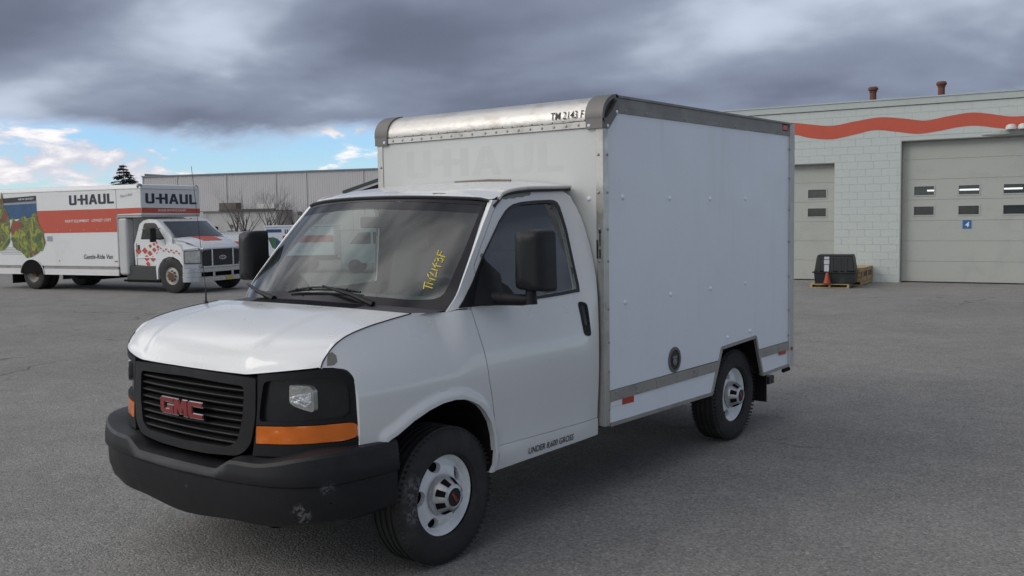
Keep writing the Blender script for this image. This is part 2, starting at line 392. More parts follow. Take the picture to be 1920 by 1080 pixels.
UHAUL = [([(0,1),(.2,1),(.2,.2),(.44,.2),(.44,1),(.64,1),(.64,.1),(.54,0),(.1,0),(0,.1)], []),
         ([(.72,.42),(.98,.42),(.98,0),(1.18,0),(1.18,.42),(1.40,.42),(1.40,0),(1.60,0),(1.60,1),(1.40,1),(1.40,.62),(1.18,.62),(1.18,1),(.98,1),(.98,.62),(.72,.62)], []),
         ([(x+1.68,y) for x, y in _A[0]], [[(x+1.68,y) for x, y in _A[1]]]),
         ([(x+2.48,y) for x, y in [(0,1),(.2,1),(.2,.2),(.44,.2),(.44,1),(.64,1),(.64,.1),(.54,0),(.1,0),(0,.1)]], []),
         ([(3.22,1),(3.42,1),(3.42,.2),(3.78,.2),(3.78,0),(3.22,0)], [])]
def logo(name, m, parent, o, xd, yd, w, h, ext=.002):
    o = Vector(o); xd = Vector(xd).normalized(); yd = Vector(yd).normalized(); n = xd.cross(yd); b = MB()
    for P, H in UHAUL:
        p, F, _ = tri2d(P, H, 1e3); b.add([o+xd*(x/3.78*w)+yd*(y*h)+n*ext for x, y in p], F)
    return b.build(name, m, parent, smooth=False)
def decal(name, P, m, parent, o, xd, yd, ext=.002):
    o = Vector(o); xd = Vector(xd); yd = Vector(yd); n = xd.cross(yd).normalized()
    p, F, _ = tri2d(P, [], 1e3)
    return mk(name, [o+xd*x+yd*y+n*ext for x, y in p], F, m, parent, smooth=False)
def rect(x0, y0, x1, y1): return [(x0,y0),(x1,y0),(x1,y1),(x0,y1)]
def lerp(a, b, t): return a+(b-a)*t
# ------------------------------------------------------------------ shape tables of the front truck
def lerp_tab(tab,v):
    # smooth (monotone-ish cubic hermite) interpolation of a table [(v,val)...]
    n=len(tab)
    if v<=tab[0][0]: return tab[0][1]
    if v>=tab[-1][0]: return tab[-1][1]
    i=0
    while tab[i+1][0]<v: i+=1
    def sl(k):
        a=max(k-1,0);b=min(k+1,n-1)
        if 0<k<n-1:
            s0=(tab[k][1]-tab[k-1][1])/(tab[k][0]-tab[k-1][0]);s1=(tab[k+1][1]-tab[k][1])/(tab[k+1][0]-tab[k][0])
            if s0*s1<=0: return 0.0
            return 2*s0*s1/(s0+s1)
        return (tab[b][1]-tab[a][1])/(tab[b][0]-tab[a][0])
    h=tab[i+1][0]-tab[i][0];t=(v-tab[i][0])/h
    m0=sl(i)*h;m1=sl(i+1)*h
    return (2*t**3-3*t*t+1)*tab[i][1]+(t**3-2*t*t+t)*m0+(-2*t**3+3*t*t)*tab[i+1][1]+(t**3-t*t)*m1
def sstep(a,b,v):
    t=min(1,max(0,(v-a)/(b-a)));return t*t*(3-2*t)
SIDE=[(.38,.950),(.45,.975),(.53,.985),(.60,.984),(.75,.990),(.90,.998),(.98,.999),(1.06,.992),(1.2,.966),(1.36,.930),(1.6,.886),(1.8,.847),(1.95,.812),(2.06,.775)]
HLINE=[(-.76,1.15),(-.697,1.229),(-.6,1.283),(-.44,1.319),(-.25,1.345),(-.13,1.358),(.1,1.352),(.2,1.36)]
TAPER=[(-.90,.42),(-.84,.25),(-.78,.145),(-.72,.088),(-.66,.056),(-.6,.036),(-.45,.014),(-.2,.0),(0,0)]
ARCH=[(-.445,.765),(-.397,.782),(-.29,.836),(-.182,.872),(-.08,.892),(.02,.896),(.10,.885),(.161,.862),(.22,.832),(.267,.791),(.32,.722),(.35,.641),(.360,.55),(.355,.467),(.335,.428)]
def dpoly(y,z,P):
    best=9
    for (a,b),(c,d) in zip(P[:-1],P[1:]):
        L=(c-a)**2+(d-b)**2;t=max(0,min(1,((y-a)*(c-a)+(z-b)*(d-b))/L))
        e=math.hypot(y-a-t*(c-a),z-b-t*(d-b));best=min(best,e)
    return best
def xs(y,z,flare=True):
    B=lerp_tab(SIDE,z)-(lerp_tab(TAPER,y) if y<0 else 0)
    if y<.2 and z>.95:
        h=lerp_tab(HLINE,y);w=min(1,max(0,(z-.95)/(h-.95)))
        k=1-sstep(.02,.2,y)
        B=B-(B-.85)*(w**2.6)*k if B>.85 else B
    if flare and y<.47 and z<1.0:
        d=dpoly(y,z,ARCH)
        B+=.024*(1-sstep(.028,.058,d))
    return B
# front plan curve (half), x -> y at z=1.0
PLAN=[(0,-.930),(.25,-.924),(.5,-.902),(.62,-.875),(.74,-.825),(.83,-.765),(.89,-.70),(.93,-.64),(.95,-.595)]
def yf(x,z):
    return lerp_tab(PLAN,abs(x))-(1.0-z)*.10*max(0,1-(abs(x)/.9)**2)
REAR=[(.4,.965),(1.0,.99),(1.29,.985),(1.45,.972),(1.6,.945),(1.75,.900),(1.83,.872),(1.96,.81),(2.03,.785),(2.1,.75)]
_xs0=xs
def xs(y,z,flare=True):
    B=_xs0(y,z,flare)
    if y>1.25: B+=(lerp_tab(REAR,z)-B)*sstep(1.27,1.44,y)
    return B
WSE=[(.10,1.347),(.215,1.50),(.35,1.665),(.48,1.82),(.605,1.957)]  # windshield edge (y,z) on the side surface
def wse(t):
    f=t*4;i=min(3,int(f));k=f-i
    y=WSE[i][0]+(WSE[i+1][0]-WSE[i][0])*k;z=WSE[i][1]+(WSE[i+1][1]-WSE[i][1])*k
    return (xs(y,z,False)-.004-.018*t,y,z)
def ws(u,t):
    e=wse(t);a=abs(u)
    cy=-.12+.57*t;cz=1.385+.60*t-.02*math.sin(math.pi*t)*-1
    return (u*e[0],cy+(e[1]-cy)*a**2.4,cz+(e[2]-cz)*a**2.2)
# ================================================================== ground
def setting(name, V, F, m): o = mk(name, V, F, m, None, smooth=False); o['kind'] = 'structure'; return o
setting('ground', [(-700,-500,0),(700,-500,0),(700,900,0),(-700,900,0)], [(0,1,2,3)], ASPH)
# ================================================================== block workshop on the right
BA = .12348; BO = (-2.738, 22.057)
B = thing('workshop_building', 'white painted block workshop with red wavy stripe and roller doors at right', 'building', (*BO,0), BA)
WL, WR = -9.0, 7.5
def wallbox(x0, x1, z0, z1, y0=.02, y1=.30): return MB().box((x0,y0,z0),(x1,y1,z1))
b = MB()
b.box((WL,.006,0),(-5.3,.28,4.5)); b.box((-5.3,.006,3.12),(-2.29,.28,4.5)); b.box((-2.29,.006,0),(-.64,.28,4.5)); b.box((-.64,.006,3.61),(3.3,.28,4.5)); b.box((3.3,.006,0),(WR,.28,4.5))
b.box((WL,.28,0),(WL+.2,9,4.5)); b.box((WR-.2,.28,0),(WR,9,4.5)); b.build('wall', MORT, B, smooth=False)
# blocks in running bond, each its own piece in view
bw, bh = .3935, .1955; fm = {}
def block(x0, x1, z0, z1):
    key = (round(x1-x0,3), round(z1-z0,3))
    if key not in fm:
        w, h = x1-x0, z1-z0; e = .004; bb = MB()
        bb.add([(0,.0022,0),(w,.0022,0),(w,.0022,h),(0,.0022,h),(e,0,e),(w-e,0,e),(w-e,0,h-e),(e,0,h-e)], [(4,5,6,7),(0,1,5,4),(1,2,6,5),(2,3,7,6),(3,0,4,7)])
        o = bb.build('block', CONC, B, smooth=False); fm[key] = o; o.location = (x0,0,z0); return
    o = fm[key].copy(); COL.objects.link(o); o.location = (x0,random.uniform(-.0008,.0006),z0)
nblk = 0; stuff = MB()
for r in range(23):
    z0 = r*bh; z1 = min(z0+bh-.004, 4.484)
    spans = []
    if z0 < 3.12-.02: spans.append((-2.29,-.64))
    elif z0 < 3.61-.02: spans.append((-5.3,-.64))
    else: spans.append((-5.3,3.3))
    spans.append((3.3,WR))
    if z0 < 3.12-.02: spans.append((-7.5,-5.3))
    for a, c in spans:
        x = a-(bw*.5 if r % 2 else 0)
        while x < c-.03:
            x0 = max(a, x); x1 = min(c, x+bw)-.004
            if x1-x0 > .05:
                if x0 < 2.6 and x1 > -5.2 and nblk < 300: block(x0, x1, z0, z1); nblk += 1
                else:
                    e = .004; stuff.add([(x0,.006,z0),(x1,.006,z0),(x1,.006,z1),(x0,.006,z1),(x0+e,0,z0+e),(x1-e,0,z0+e),(x1-e,0,z1-e),(x0+e,0,z1-e)], [(4,5,6,7),(0,1,5,4),(1,2,6,5),(2,3,7,6),(3,0,4,7)])
            x += bw
o = stuff.build('blocks', CONC, B, smooth=False); o['kind'] = 'stuff'
b = MB(); b.box((WL-.03,-.035,4.50),(WR+.03,.10,4.655)); b.build('coping', TRIM, B, smooth=False)
b = MB(); b.box((WL-.05,-.055,4.657),(WR+.05,.14,4.69)); b.build('roof_edge', mat('gravel_stop', (.42,.45,.45), .5, metal=.3), B, smooth=False)
b = MB(); b.box((WL,.15,4.46),(WR,9,4.62)); b.build('roof', mat('roof_felt', (.12,.12,.12), .9), B, smooth=False)
b = MB(); b.box((WL,-.012,4.486),(WR,-.002,4.499)); b.build('coping_joint', mat('joint_brown', (.20,.15,.12), .9, var=.4, vs=9), B, smooth=False)  # mottled brown strip along the lower edge of the coping
# wavy painted stripe
wb = cr([(-5.6,3.80),(-4.9,3.76),(-4.2,3.90),(-3.75,3.945),(-3.386,3.927),(-2.9,3.80),(-2.363,3.744),(-1.8,3.83),(-1.292,3.918),(-.80,3.85),(-.263,3.764),(.2,3.80),(.65,3.87),(1.079,3.885),(1.55,3.802),(2.1,3.72),(2.6,3.74),(3.4,3.88),(4.2,3.80),(5.5,3.9)], 6)
wt = cr([(-5.6,4.10),(-4.9,4.07),(-4.2,4.20),(-3.75,4.245),(-3.388,4.235),(-2.9,4.16),(-2.366,4.092),(-1.8,4.17),(-1.165,4.236),(-.6,4.17),(-.08,4.085),(.45,4.16),(.954,4.213),(1.35,4.16),(1.776,4.069),(2.118,4.055),(2.6,4.08),(3.4,4.20),(4.2,4.12),(5.5,4.2)], 6)
nw = min(len(wb), len(wt)); b = MB(); b.grid(lambda i, k: (wb[i][0] if k == 0 else wt[i][0], -.0045, (wb if k == 0 else wt)[i][1]), range(nw), [0, 1]); b.build('wave_stripe', WAVE, B, smooth=False)
# overhead doors
def odoor(x0, x1, ztop, seams, wins, zs):
    d = MB(); d.box((x0,.36,0),(x1,.38,ztop)); dd = d.build('overhead_door', DOORM, B, smooth=False)
    for a, c in zip(seams[:-1], seams[1:]):
        p = MB(); o_ = []; H = [w for w in wins if a-.01 < w[2] and w[3] < c+.01]
        xsn = sorted([x0]+[v for w in H for v in (w[0], w[1])]+[x1])
        for i in range(len(xsn)-1):
            if i % 2 == 0: p.box((xsn[i],.20,a+.002),(xsn[i+1],.24,c-.003))
            else:
                w = [w for w in H if abs(w[0]-xsn[i]) < 1e-6][0]; p.box((xsn[i],.20,a+.002),(xsn[i+1],.24,w[2])); p.box((xsn[i],.20,w[3]),(xsn[i+1],.24,c-.003))
        p.build('door_section', DOORM, dd, smooth=False)
    fr = mat('window_frame_grey', (.40,.41,.39), .6)
    for (a, c, z0, z1) in wins:
        f = MB(); e = .028
        f.box((a-e,.188,z0-e),(c+e,.1995,z0)); f.box((a-e,.188,z1),(c+e,.1995,z1+e)); f.box((a-e,.188,z0),(a,.1995,z1)); f.box((c,.188,z0),(c+e,.1995,z1)); f.build('window_frame', fr, dd, smooth=False)
        MB().box((a,.215,z0),(c,.221,z1)).build('window_pane', PANE, dd, smooth=False)
        MB().box((a-.02,.245,z0-.02),(c+.02,.355,z1+.02)).build('window_backing', DARK, dd, smooth=False)
    return dd
PANE = mat('dark_pane', (.035,.038,.040), .08, var=.2, vs=4, spec=.5)
w4 = []
for x in (-.346, .695, 1.702, 2.72): w4 += [(x, x+.465, 2.225, 2.445), (x, x+.465, 1.722, 1.935)]
dd4 = odoor(-.64, 3.3, 3.61, [.03,.547,1.064,1.580,2.108,2.621,3.13,3.61], w4, 0)
w3 = [(-3.025,-2.55,2.215,2.435),(-3.03,-2.55,1.718,1.935),(-4.4,-3.93,2.215,2.435),(-4.4,-3.93,1.718,1.935)]
odoor(-5.3, -2.29, 3.12, [.03,.547,1.064,1.580,2.108,2.621,3.12], w3, 0)
TUBE = mat('fluorescent_tube', (.8,.8,.8), .4, emit=(.9,.95,1), es=.75)
for a, c in ((-.04,.115),(.71,1.15),(1.71,2.11),(2.73,3.1)):
    b = MB(); b.tube([(a,.208,2.335),(c,.208,2.335)], .021, 8); b.build('tube_light', TUBE, dd4)
b = MB(); b.box((-.66,.0,3.585),(3.3,.20,3.612)); b.build('door_lintel', mat('lintel_grey', (.17,.165,.145), .8, var=.3, vs=5), B, smooth=False)
b = MB(); b.box((-5.3,.0,3.10),(-2.29,.2,3.122)); b.build('door_lintel', mat('lintel_grey', (.2,.2,.2)), B, smooth=False)
b = MB(); b.box((-.652,-.008,0),(-.63,.21,3.61)); b.build('door_jamb_angle', mat('jamb_steel', (.30,.29,.27), .7, var=.3, vs=8), B, smooth=False)
sgn_ = thing('number_sign', 'small blue square sign with white 4 on the big roller door', 'sign', (*BO,0), BA)
MB().box((.796,.188,1.372),(.994,.193,1.578)).build('sign_plate', BLUE, sgn_, smooth=False)
text_mesh('sign_number', '4', .13, WHT, sgn_, (.855,.186,1.41), (1,0,0), (0,0,1), bold=.02, shear=.15)
# damaged header and twin lamp over the door
wl_ = thing('wall_lamp', 'double dome lamp on broken ledge above the right edge of the big door', 'lamp', (*BO,0), BA)
b = MB(); b.add([(1.20,-.03,3.655),(1.62,-.06,3.69),(1.62,-.06,3.735),(2.4,-.06,3.74),(2.4,-.06,3.66),(1.60,-.06,3.64)]+[(1.20,-.001,3.655),(1.62,-.001,3.69),(1.62,-.001,3.735),(2.4,-.001,3.74),(2.4,-.001,3.66),(1.60,-.001,3.64)], [(0,1,2,3,4,5),(0,6,7,1),(1,7,8,2),(2,8,9,3),(5,4,10,11),(0,5,11,6)]); b.build('broken_ledge', mat('old_mortar', (.36,.37,.34), .9, var=.2, vs=9), wl_, smooth=False)
for x in (1.86, 2.12): MB().lathe_z([(.12,0),(.122,.05),(.10,.10),(.05,.125),(0,.13)], (x,-.15,3.742), 16).build('lamp_dome', mat('lamp_shell', (.60,.60,.57), .5), wl_)
for u in (-1.46,.20):
    q = Vector((math.cos(BA)*u-math.sin(BA)*.6+BO[0], math.sin(BA)*u+math.cos(BA)*.6+BO[1], 4.55))
    v_ = thing('roof_vent', 'rusty mushroom roof vent pipe, %s one on the workshop roof' % ('left' if u < 0 else 'right'), 'vent', q, 0, 'rusty vent pipes on the workshop roof')
    MB().lathe_z([(.085,-.0),(.082,.40),(.095,.40),(.10,.43),(.085,.43)], (0,0,0), 14).build('pipe', RUST, v_)
    MB().lathe_z([(.085,.43),(.125,.46),(.13,.50),(.10,.54),(.0,.55)], (0,0,0), 14).build('cap', RUST, v_)
# ================================================================== pallet, upturned tote, cone, crate
PA = math.radians(15)
def pallet(loc, rz, L, Wd, label):
    p = thing('pallet', label, 'pallet', loc, rz); m = WOOD
    for k in range(6):
        y = k*(Wd-.09)/5; o = MB().box((0,y,.085),(L,y+.09,.102)).build('deck_board', m, p, smooth=False)
    for x in (0, L/2-.025, L-.05): MB().box((x,0,.022),(x+.05,Wd,.083)).build('stringer', m, p, smooth=False)
    for y in (0, Wd/2-.05, Wd-.1): MB().box((0,y,.002),(L,y+.1,.020)).build('bottom_board', m, p, smooth=False)
    return p
pallet((-4.66,19.26,0), PA, .90, .90, 'light wooden pallet under the black tote, at the workshop wall')
T = thing('plastic_tote', 'black ribbed plastic tote upturned on another on a pallet, white label strip in front', 'bin', (-4.60,19.33,.104), PA)
def frus(b, x0, x1, y0, y1, z0, z1, i):
    b.add([(x0,y0,z0),(x1,y0,z0),(x1,y1,z0),(x0,y1,z0),(x0+i,y0+i,z1),(x1-i,y0+i,z1),(x1-i,y1-i,z1),(x0+i,y1-i,z1)], [(0,1,5,4),(1,2,6,5),(2,3,7,6),(3,0,4,7),(4,5,6,7),(0,3,2,1)])
b = MB(); frus(b, .03,.93,.0,.85,0,.26,-.02); b.build('lower_bin', TOTE, T, bevel=.01)
b = MB(); b.box((-.03,-.045,.262),(.99,.90,.292)); b.build('rim_flange', TOTE, T, bevel=.008)
b = MB(); frus(b, .01,.95,-.01,.86,.294,.67,.055); b.build('upper_bin', TOTE, T, bevel=.03)
b = MB(); frus(b, .075,.885,.05,.80,.672,.690,.0); b.build('bin_lid', TOTE, T, bevel=.01)
for x in (.12,.42,.60,.74):
    rb = MB(); rb.add([(x-.03,-.022,.296),(x+.03,-.022,.296),(x+.03,.030,.64),(x-.03,.030,.64),(x-.045,.0,.296),(x+.045,.0,.296),(x+.04,.055,.64),(x-.04,.055,.64)], [(0,1,2,3),(4,0,3,7),(1,5,6,2),(3,2,6,7)]); rb.build('rib', TOTE, T)
for z0, z1, w in ((.300,.46,.055),(.475,.575,.062),(.59,.655,.058)):
    o = (z0-.294)*.146; o2 = (z1-.294)*.146; MB().add([(.30-w,-.024+o,z0),(.30+w,-.024+o,z0),(.30+w,-.024+o2,z1),(.30-w,-.024+o2,z1)], [(0,1,2,3)]).build('paper_label', LABEL, T, smooth=False)
K = thing('traffic_cone', 'faded orange traffic cone against the black tote', 'cone', (-4.26,19.33,.104), PA)
b = MB(); b.lathe_z([(.088,.02),(.032,.27),(.028,.275),(0,.276)], (0,-.03,0), 16); b.build('cone_body', ORG, K)
MB().box((-.10,-.065,0),(.10,.065,.018)).build('cone_base', ORG, K, smooth=False)
pallet((-4.43,20.47,0), math.radians(8), .60, 1.30, 'long low pallet under the wooden crate beside the tote')
Cr = thing('wooden_crate', 'long low wooden crate with slatted side beside the black tote', 'crate', (-4.42,20.48,.104), math.radians(8))
b = MB(); b.box((.02,.02,.0),(.56,1.26,.30)); b.build('crate_shade_block', mat('crate_shadow_card', (.16,.13,.09), .9, var=.2, vs=6), Cr, smooth=False)  # filler block, coloured dark for the shade between the slats
for (a, c) in (((.562,0,0),(.58,1.28,.10)),((.562,0,.235),(.58,1.28,.315)),((0,-.001,0),(.56,.018,.09)),((0,-.001,.11),(.56,.018,.20)),((0,-.001,.22),(.56,.018,.315)),((.0,1.262,0),(.56,1.28,.315)),((-.02,0,0),(-.002,1.28,.315))): MB().box(a, c).build('crate_board', WOOD, Cr, smooth=False)
for y in (0,.60,1.23): MB().box((.582,y,.0),(.60,y+.06,.315)).build('crate_batten', WOOD, Cr, smooth=False)
for k in range(5): MB().box((-.02,k*.26,.317),(.60,k*.26+.245,.333)).build('lid_board', WOOD, Cr, smooth=False)
# ================================================================== corrugated warehouse on the left
WA = math.radians(19.783); WO = (-51.49, 29.69); ks = .6859
Wh = thing('warehouse', 'long grey corrugated metal warehouse with a lean-to behind the bare trees', 'building', (*WO,0), WA)
LEN = 34.0; HT = 4.7
MB().box((.05,.12,0),(LEN,12,HT-.03)).build('core', DARK, Wh, smooth=False)
seams = [0,2.53,6.06,9.49,11.54,15.25,19.0,22.7,26.5,30.2,LEN]
for a, c in zip(seams[:-1], seams[1:]):
    b = MB(); pts = []; x = a+.03; pitch = .152
    while x < c-.03:
        for dx, dy in ((0,0),(.045,0),(.058,-.011),(.094,-.011),(.107,0)):
            if x+dx < c-.03: pts.append((x+dx, dy))
        x += pitch
    pts.append((c-.03, 0)); b.grid(lambda i, z: (pts[i][0], pts[i][1]+.04, z), range(len(pts)), [0, HT-.05]); b.build('wall_sheet', CORR, Wh, smooth=False)
    MB().box((a-.03,-.005,0),(a+.03,.05,HT-.06)).build('seam_cover', CORR, Wh, smooth=False)
b = MB(); b.box((-.05,-.06,HT-.07),(LEN,.10,HT)); b.build('eave_trim', mat('eave_blue_grey', (.20,.23,.27), .5), Wh, smooth=False)
b = MB(); b.box((-.02,.02,0),(.049,12,HT-.08)); b.build('end_wall', CORR, Wh, smooth=False)
b = MB(); prism(b, [(0,HT-.02),(2.3,HT-.02),(0,HT+.14)], lambda x, z, h: (x, .2+h, z), .3); b.build('roof_upstand', mat('parapet_dark', (.10,.10,.11), .7), Wh, smooth=False)
# lean-to
l0, l1 = 5.50, 10.50; zt = 2.36
b = MB(); b.box((l0,-1.6,-.0),(l1,-.01,zt)); b.build('lean_to', mat('lean_to_wall', (.44,.43,.42), .7, var=.04), Wh, smooth=False)
b = MB(); b.box((l0-.1,-1.72,zt+.002),(l1+.05,-.0,zt+.07)); b.build('lean_to_roof', mat('parapet_dark2', (.20,.19,.19), .7), Wh, smooth=False)
b = MB(); b.box((6.75,-1.8,zt+.072),(l1+.0,-1.66,zt+.15)); b.build('beam', mat('beam_dark', (.085,.075,.07), .7), Wh, smooth=False)
b = MB(); b.box((6.75,-1.75,zt+.152),(7.9,-1.2,zt+.52)); b.build('louvre', mat('louvre_brown', (.13,.11,.10), .8), Wh, smooth=False)
b = MB(); b.box((9.35,-1.75,zt+.152),(10.45,-1.2,zt+.42)); b.build('duct', mat('duct_white', (.58,.57,.55), .6), Wh, smooth=False)
for x in (7.18, 8.28):
    b = MB(); b.box((x-.04,-1.63,.76),(x+.42,-1.601,1.31)); f_ = b.build('window', mat('frame_grey', (.40,.39,.37), .6), Wh, smooth=False)
    MB().box((x,-1.642,.80),(x+.38,-1.632,1.27)).build('pane', mat('pane_grey', (.07,.075,.07), .2), f_, smooth=False)
MB().box((7.36,-1.68,1.45),(7.55,-1.6,1.62)).build('junction_box', mat('box_dark', (.12,.11,.10), .7), Wh, smooth=False)
for x, z in ((4.85,2.06),(11.0,2.10)):
    b = MB(); b.box((x,-.16,z),(x+.22,-.03,z+.22)); b.build('wall_light', mat('box_dark', (.1,.1,.1)), Wh, smooth=False)
# ================================================================== canopy behind the truck
Pc = thing('porch_canopy', 'sloping porch roof with grey shingles and brown gable behind the cab roof', 'canopy', (-21.42,19.26,0), math.radians(40.2))
sl2 = .335
MB().add([(0,0,2.70),(3.0,0,2.70+3*sl2),(3.0,0,2.83+3*sl2),(0,0,2.83),(0,3,2.70),(3.0,3,2.70+3*sl2),(3.0,3,2.83+3*sl2),(0,3,2.83)], [(0,1,2,3),(3,2,6,7),(0,3,7,4),(0,4,5,1)]).build('shingle_roof', mat('shingle_grey', (.085,.10,.095), .9, var=.15, vs=8), Pc, smooth=False)
MB().add([(0,-.01,2.62),(3.0,-.01,2.62+3*sl2),(3.0,-.01,2.698+3*sl2),(0,-.01,2.698),(0,.06,2.62),(3.0,.06,2.62+3*sl2)], [(0,1,2,3),(0,4,5,1)]).build('fascia', mat('fascia_white', (.55,.55,.54), .6), Pc, smooth=False)
MB().add([(.28,.04,2.56),(3.0,.04,2.56),(3.0,.04,2.62+3*sl2),(.28,.04,2.62+.28*sl2)], [(0,1,2,3)]).build('gable_board', mat('gable_brown', (.06,.022,.020), .8), Pc, smooth=False)
MB().box((.0,.0,2.50),(3.0,.12,2.555)).build('beam', mat('fascia_white', (.5,.5,.5)), Pc, smooth=False)
for x in (.24, 2.8): MB().box((x,.0,0),(x+.10,.10,2.498)).build('post', mat('fascia_white', (.5,.5,.5)), Pc, smooth=False)
# ================================================================== trees
def bare_tree(name, loc, h, label, spread=.45, seed=1, lean=(0,0), depth=5, group='bare winter trees in front of the warehouse', trunks=1):
    R = random.Random(seed); t = thing(name, label, 'tree', loc, 0, group); tr = MB(); tw = MB()
    def br(p, d, L, r, k):
        q = p; pts = [p]; rs = [r]; n = 4
        for i in range(n):
            d = (d+Vector((R.uniform(-.16,.16), R.uniform(-.16,.16), R.uniform(-.03,.12)))).normalized(); q = q+d*L/n; pts.append(q); rs.append(r*(1-.62*(i+1)/n))
        (tr if k <= 1 else tw).tube(pts, rs, 6 if k <= 1 else 3, caps=False)
        if k >= depth: return
        for i in range(R.choice((3,4,4)) if k else 5):
            f = R.uniform(.35, 1); j = min(n-1, int(f*n)); s = pts[j].lerp(pts[j+1], f*n-j)
            a = R.uniform(0, 2*PI); dd = (d*R.uniform(.7,1.1)+Vector((math.cos(a), math.sin(a), R.uniform(.0,.5)))*R.uniform(spread*.8, spread*1.7)).normalized()
            br(s, dd, L*R.uniform(.50,.72), rs[j]*.55, k+1)
    for i in range(trunks): br(Vector((R.uniform(-.2,.2)*(trunks>1),0,0)), Vector((lean[0]+R.uniform(-.3,.3)*(trunks>1), lean[1], 1)).normalized(), h*.42, .011*h+.008, 0)
    tr.build('trunk', BARK, t); tw.build('branches', TWIG, t)
    return t
bare_tree('bare_tree', (-37.7,26.9,0), 4.8, 'bare multi-stemmed tree left of the lean-to windows of the warehouse', .55, 4, trunks=3, depth=5)
bare_tree('bare_tree', (-36.5,27.6,0), 4.7, 'bare spreading tree between the two lean-to windows of the warehouse', .50, 9, trunks=3, depth=5)
bare_tree('bare_tree', (-35.4,28.5,0), 4.4, 'slim bare sapling at the right end of the warehouse lean-to', .40, 12, depth=5)
bare_tree('bare_tree', (-38.9,25.7,0), 3.2, 'small bare tree just right of the overhanging truck box', .55, 15, depth=5)
bare_tree('bare_tree', (-89.0,43.9,0), 6.9, 'lone crooked bare treetop above the lettered truck box, far away', .55, 22, (.1,0), 4, 'far bare trees over the roofs')
bare_tree('bare_tree', (-81.2,50.1,0), 7.0, 'bare treetop just over the left end of the warehouse roof', .5, 31, (0,0), 4, 'far bare trees over the roofs')
Cf = thing('conifer_tree', 'dark conifer with drooping layered boughs above the lettered truck box', 'tree', (-79.9,44.8,0))
MB().tube([(0,0,0),(0,0,4),(0.02,0,7.2)], [.16,.09,.015], 7).build('trunk', BARK, Cf)
b = MB(); R = random.Random(5); z = 1.6
bb = MB()
while z < 7.1:
    L = 3.1*(1-(z-1.6)/5.7)**.85+.16
    for k in range(6):
        a = R.uniform(0,2*PI); l = L*R.uniform(.7,1.12); up = R.uniform(.05,.3); P = []
        for i in range(6):
            s = i/5; P.append(Vector((math.cos(a)*l*s, math.sin(a)*l*s, z+l*(up*s-.42*s*s+.12*s**3))))
        bb.tube(P, [.022*(1-i/6)+.004 for i in range(6)], 3, caps=False)
        for i in range(int(26*l)+6):
            s = R.uniform(.15,1); j = min(4, int(s*5)); p = P[j].lerp(P[j+1], s*5-j)
            for _ in range(3):
                d = Vector((R.uniform(-1,1),R.uniform(-1,1),R.uniform(-1.3,.1)))*.17; w = Vector((R.uniform(-1,1),R.uniform(-1,1),R.uniform(-1,1)))*.030
                b.add([p-w, p+w, p+d+w*.4, p+d-w*.4], [(0,1,2,3)])
    z += R.uniform(.16,.30)
bb.build('boughs', BARK, Cf); b.build('crown', NEED, Cf, smooth=False)
# ================================================================== chain fence
fdir = Vector((.78,.62,0)).normalized(); F0 = Vector((-24.9,16.4,0)); Fn = thing('chain_fence', 'thin chain fence with metal top rail between the parked trucks', 'fence', F0, math.atan2(fdir.y, fdir.x))
gal = mat('galvanised_wire', (.34,.33,.32), .6, metal=.3)
MB().tube([(-.6,0,1.46),(7.5,0,1.46)], .018, 6).build('top_rail', gal, Fn)
for x in (-.55,1.8,4.4,7.0): MB().tube([(x,0,0),(x,0,1.48)], .024, 6).build('post', gal, Fn)
b = MB()
for k in range(-14, 76):
    x = k*.11
    for s_ in (1, -1):
        b.add([(x,0,.03),(x+.005,0,.03),(x+s_*1.4+.005,0.0,1.43),(x+s_*1.4,0.0,1.43)], [(0,1,2,3)])
b.build('chain_link', gal, Fn, smooth=False)['kind'] = 'stuff'
# ================================================================== cargo trailers and far vehicles
GRN = mat('print_green', (.06,.16,.09), .6, var=.5, vs=4); BLU = mat('print_blue', (.03,.09,.20), .6, var=.4, vs=3)
def trailer(loc, rz, label, L=2.4, z0=.60, z1=1.66):
    t = thing('cargo_trailer', label, 'trailer', loc, rz, 'cargo trailers beyond the fence')
    b = MB(); b.box((0,0,z0),(L,1.3,z1-.05)); b.build('body', WPS, t, bevel=.02)
    MB().box((-.02,-.02,z1-.048),(L+.02,1.32,z1)).build('roof_cap', WPS, t, smooth=False)
    decal('red_band', rect(.62,z1-.60,L-.02,z1-.36), RED, t, (0,0,0), (1,0,0), (0,0,1), .006)
    decal('blue_strip', rect(.06,z1-.24,.58,z1-.13), BLU, t, (0,0,0), (1,0,0), (0,0,1), .006)
    decal('map_picture', [(.10,z1-.42),(.30,z1-.40),(.44,z1-.46),(.60,z1-.62),(.60,z1-.78),(.50,z1-.92),(.42,z1-.86),(.24,z1-.76),(.18,z1-.60)], GRN, t, (0,0,0), (1,0,0), (0,0,1), .007)
    decal('map_picture', [(.36,z1-.52),(.52,z1-.58),(.58,z1-.68),(.52,z1-.84),(.40,z1-.78)], BLU, t, (0,0,0), (1,0,0), (0,0,1), .010)
    logo('lettering', NAVY, t, (.70,0,z1-.29), (1,0,0), (0,0,1), min(.62, L-.8), .15, .006)
    for x in (.9, 1.35):
        for y in (.05, 1.25): MB().tube([(x,y-.10,.26),(x,y+.02,.26)], .26, 14).build('wheel', RUB, t)
    MB().tube([(L,.65,.45),(L+.9,.65,.45)], .035, 6).build('tow_bar', UND, t)
    MB().box((.02,.1,.42),(L-.1,1.2,.60)).build('chassis', UND, t, smooth=False)
    return t
trailer((-23.46,17.46,0), math.radians(38.5), 'small cargo trailer with green map picture beside the black mirror')
trailer((-18.6,21.3,0), math.radians(38.5), 'cargo trailer with red band seen through the windshield', 2.6)
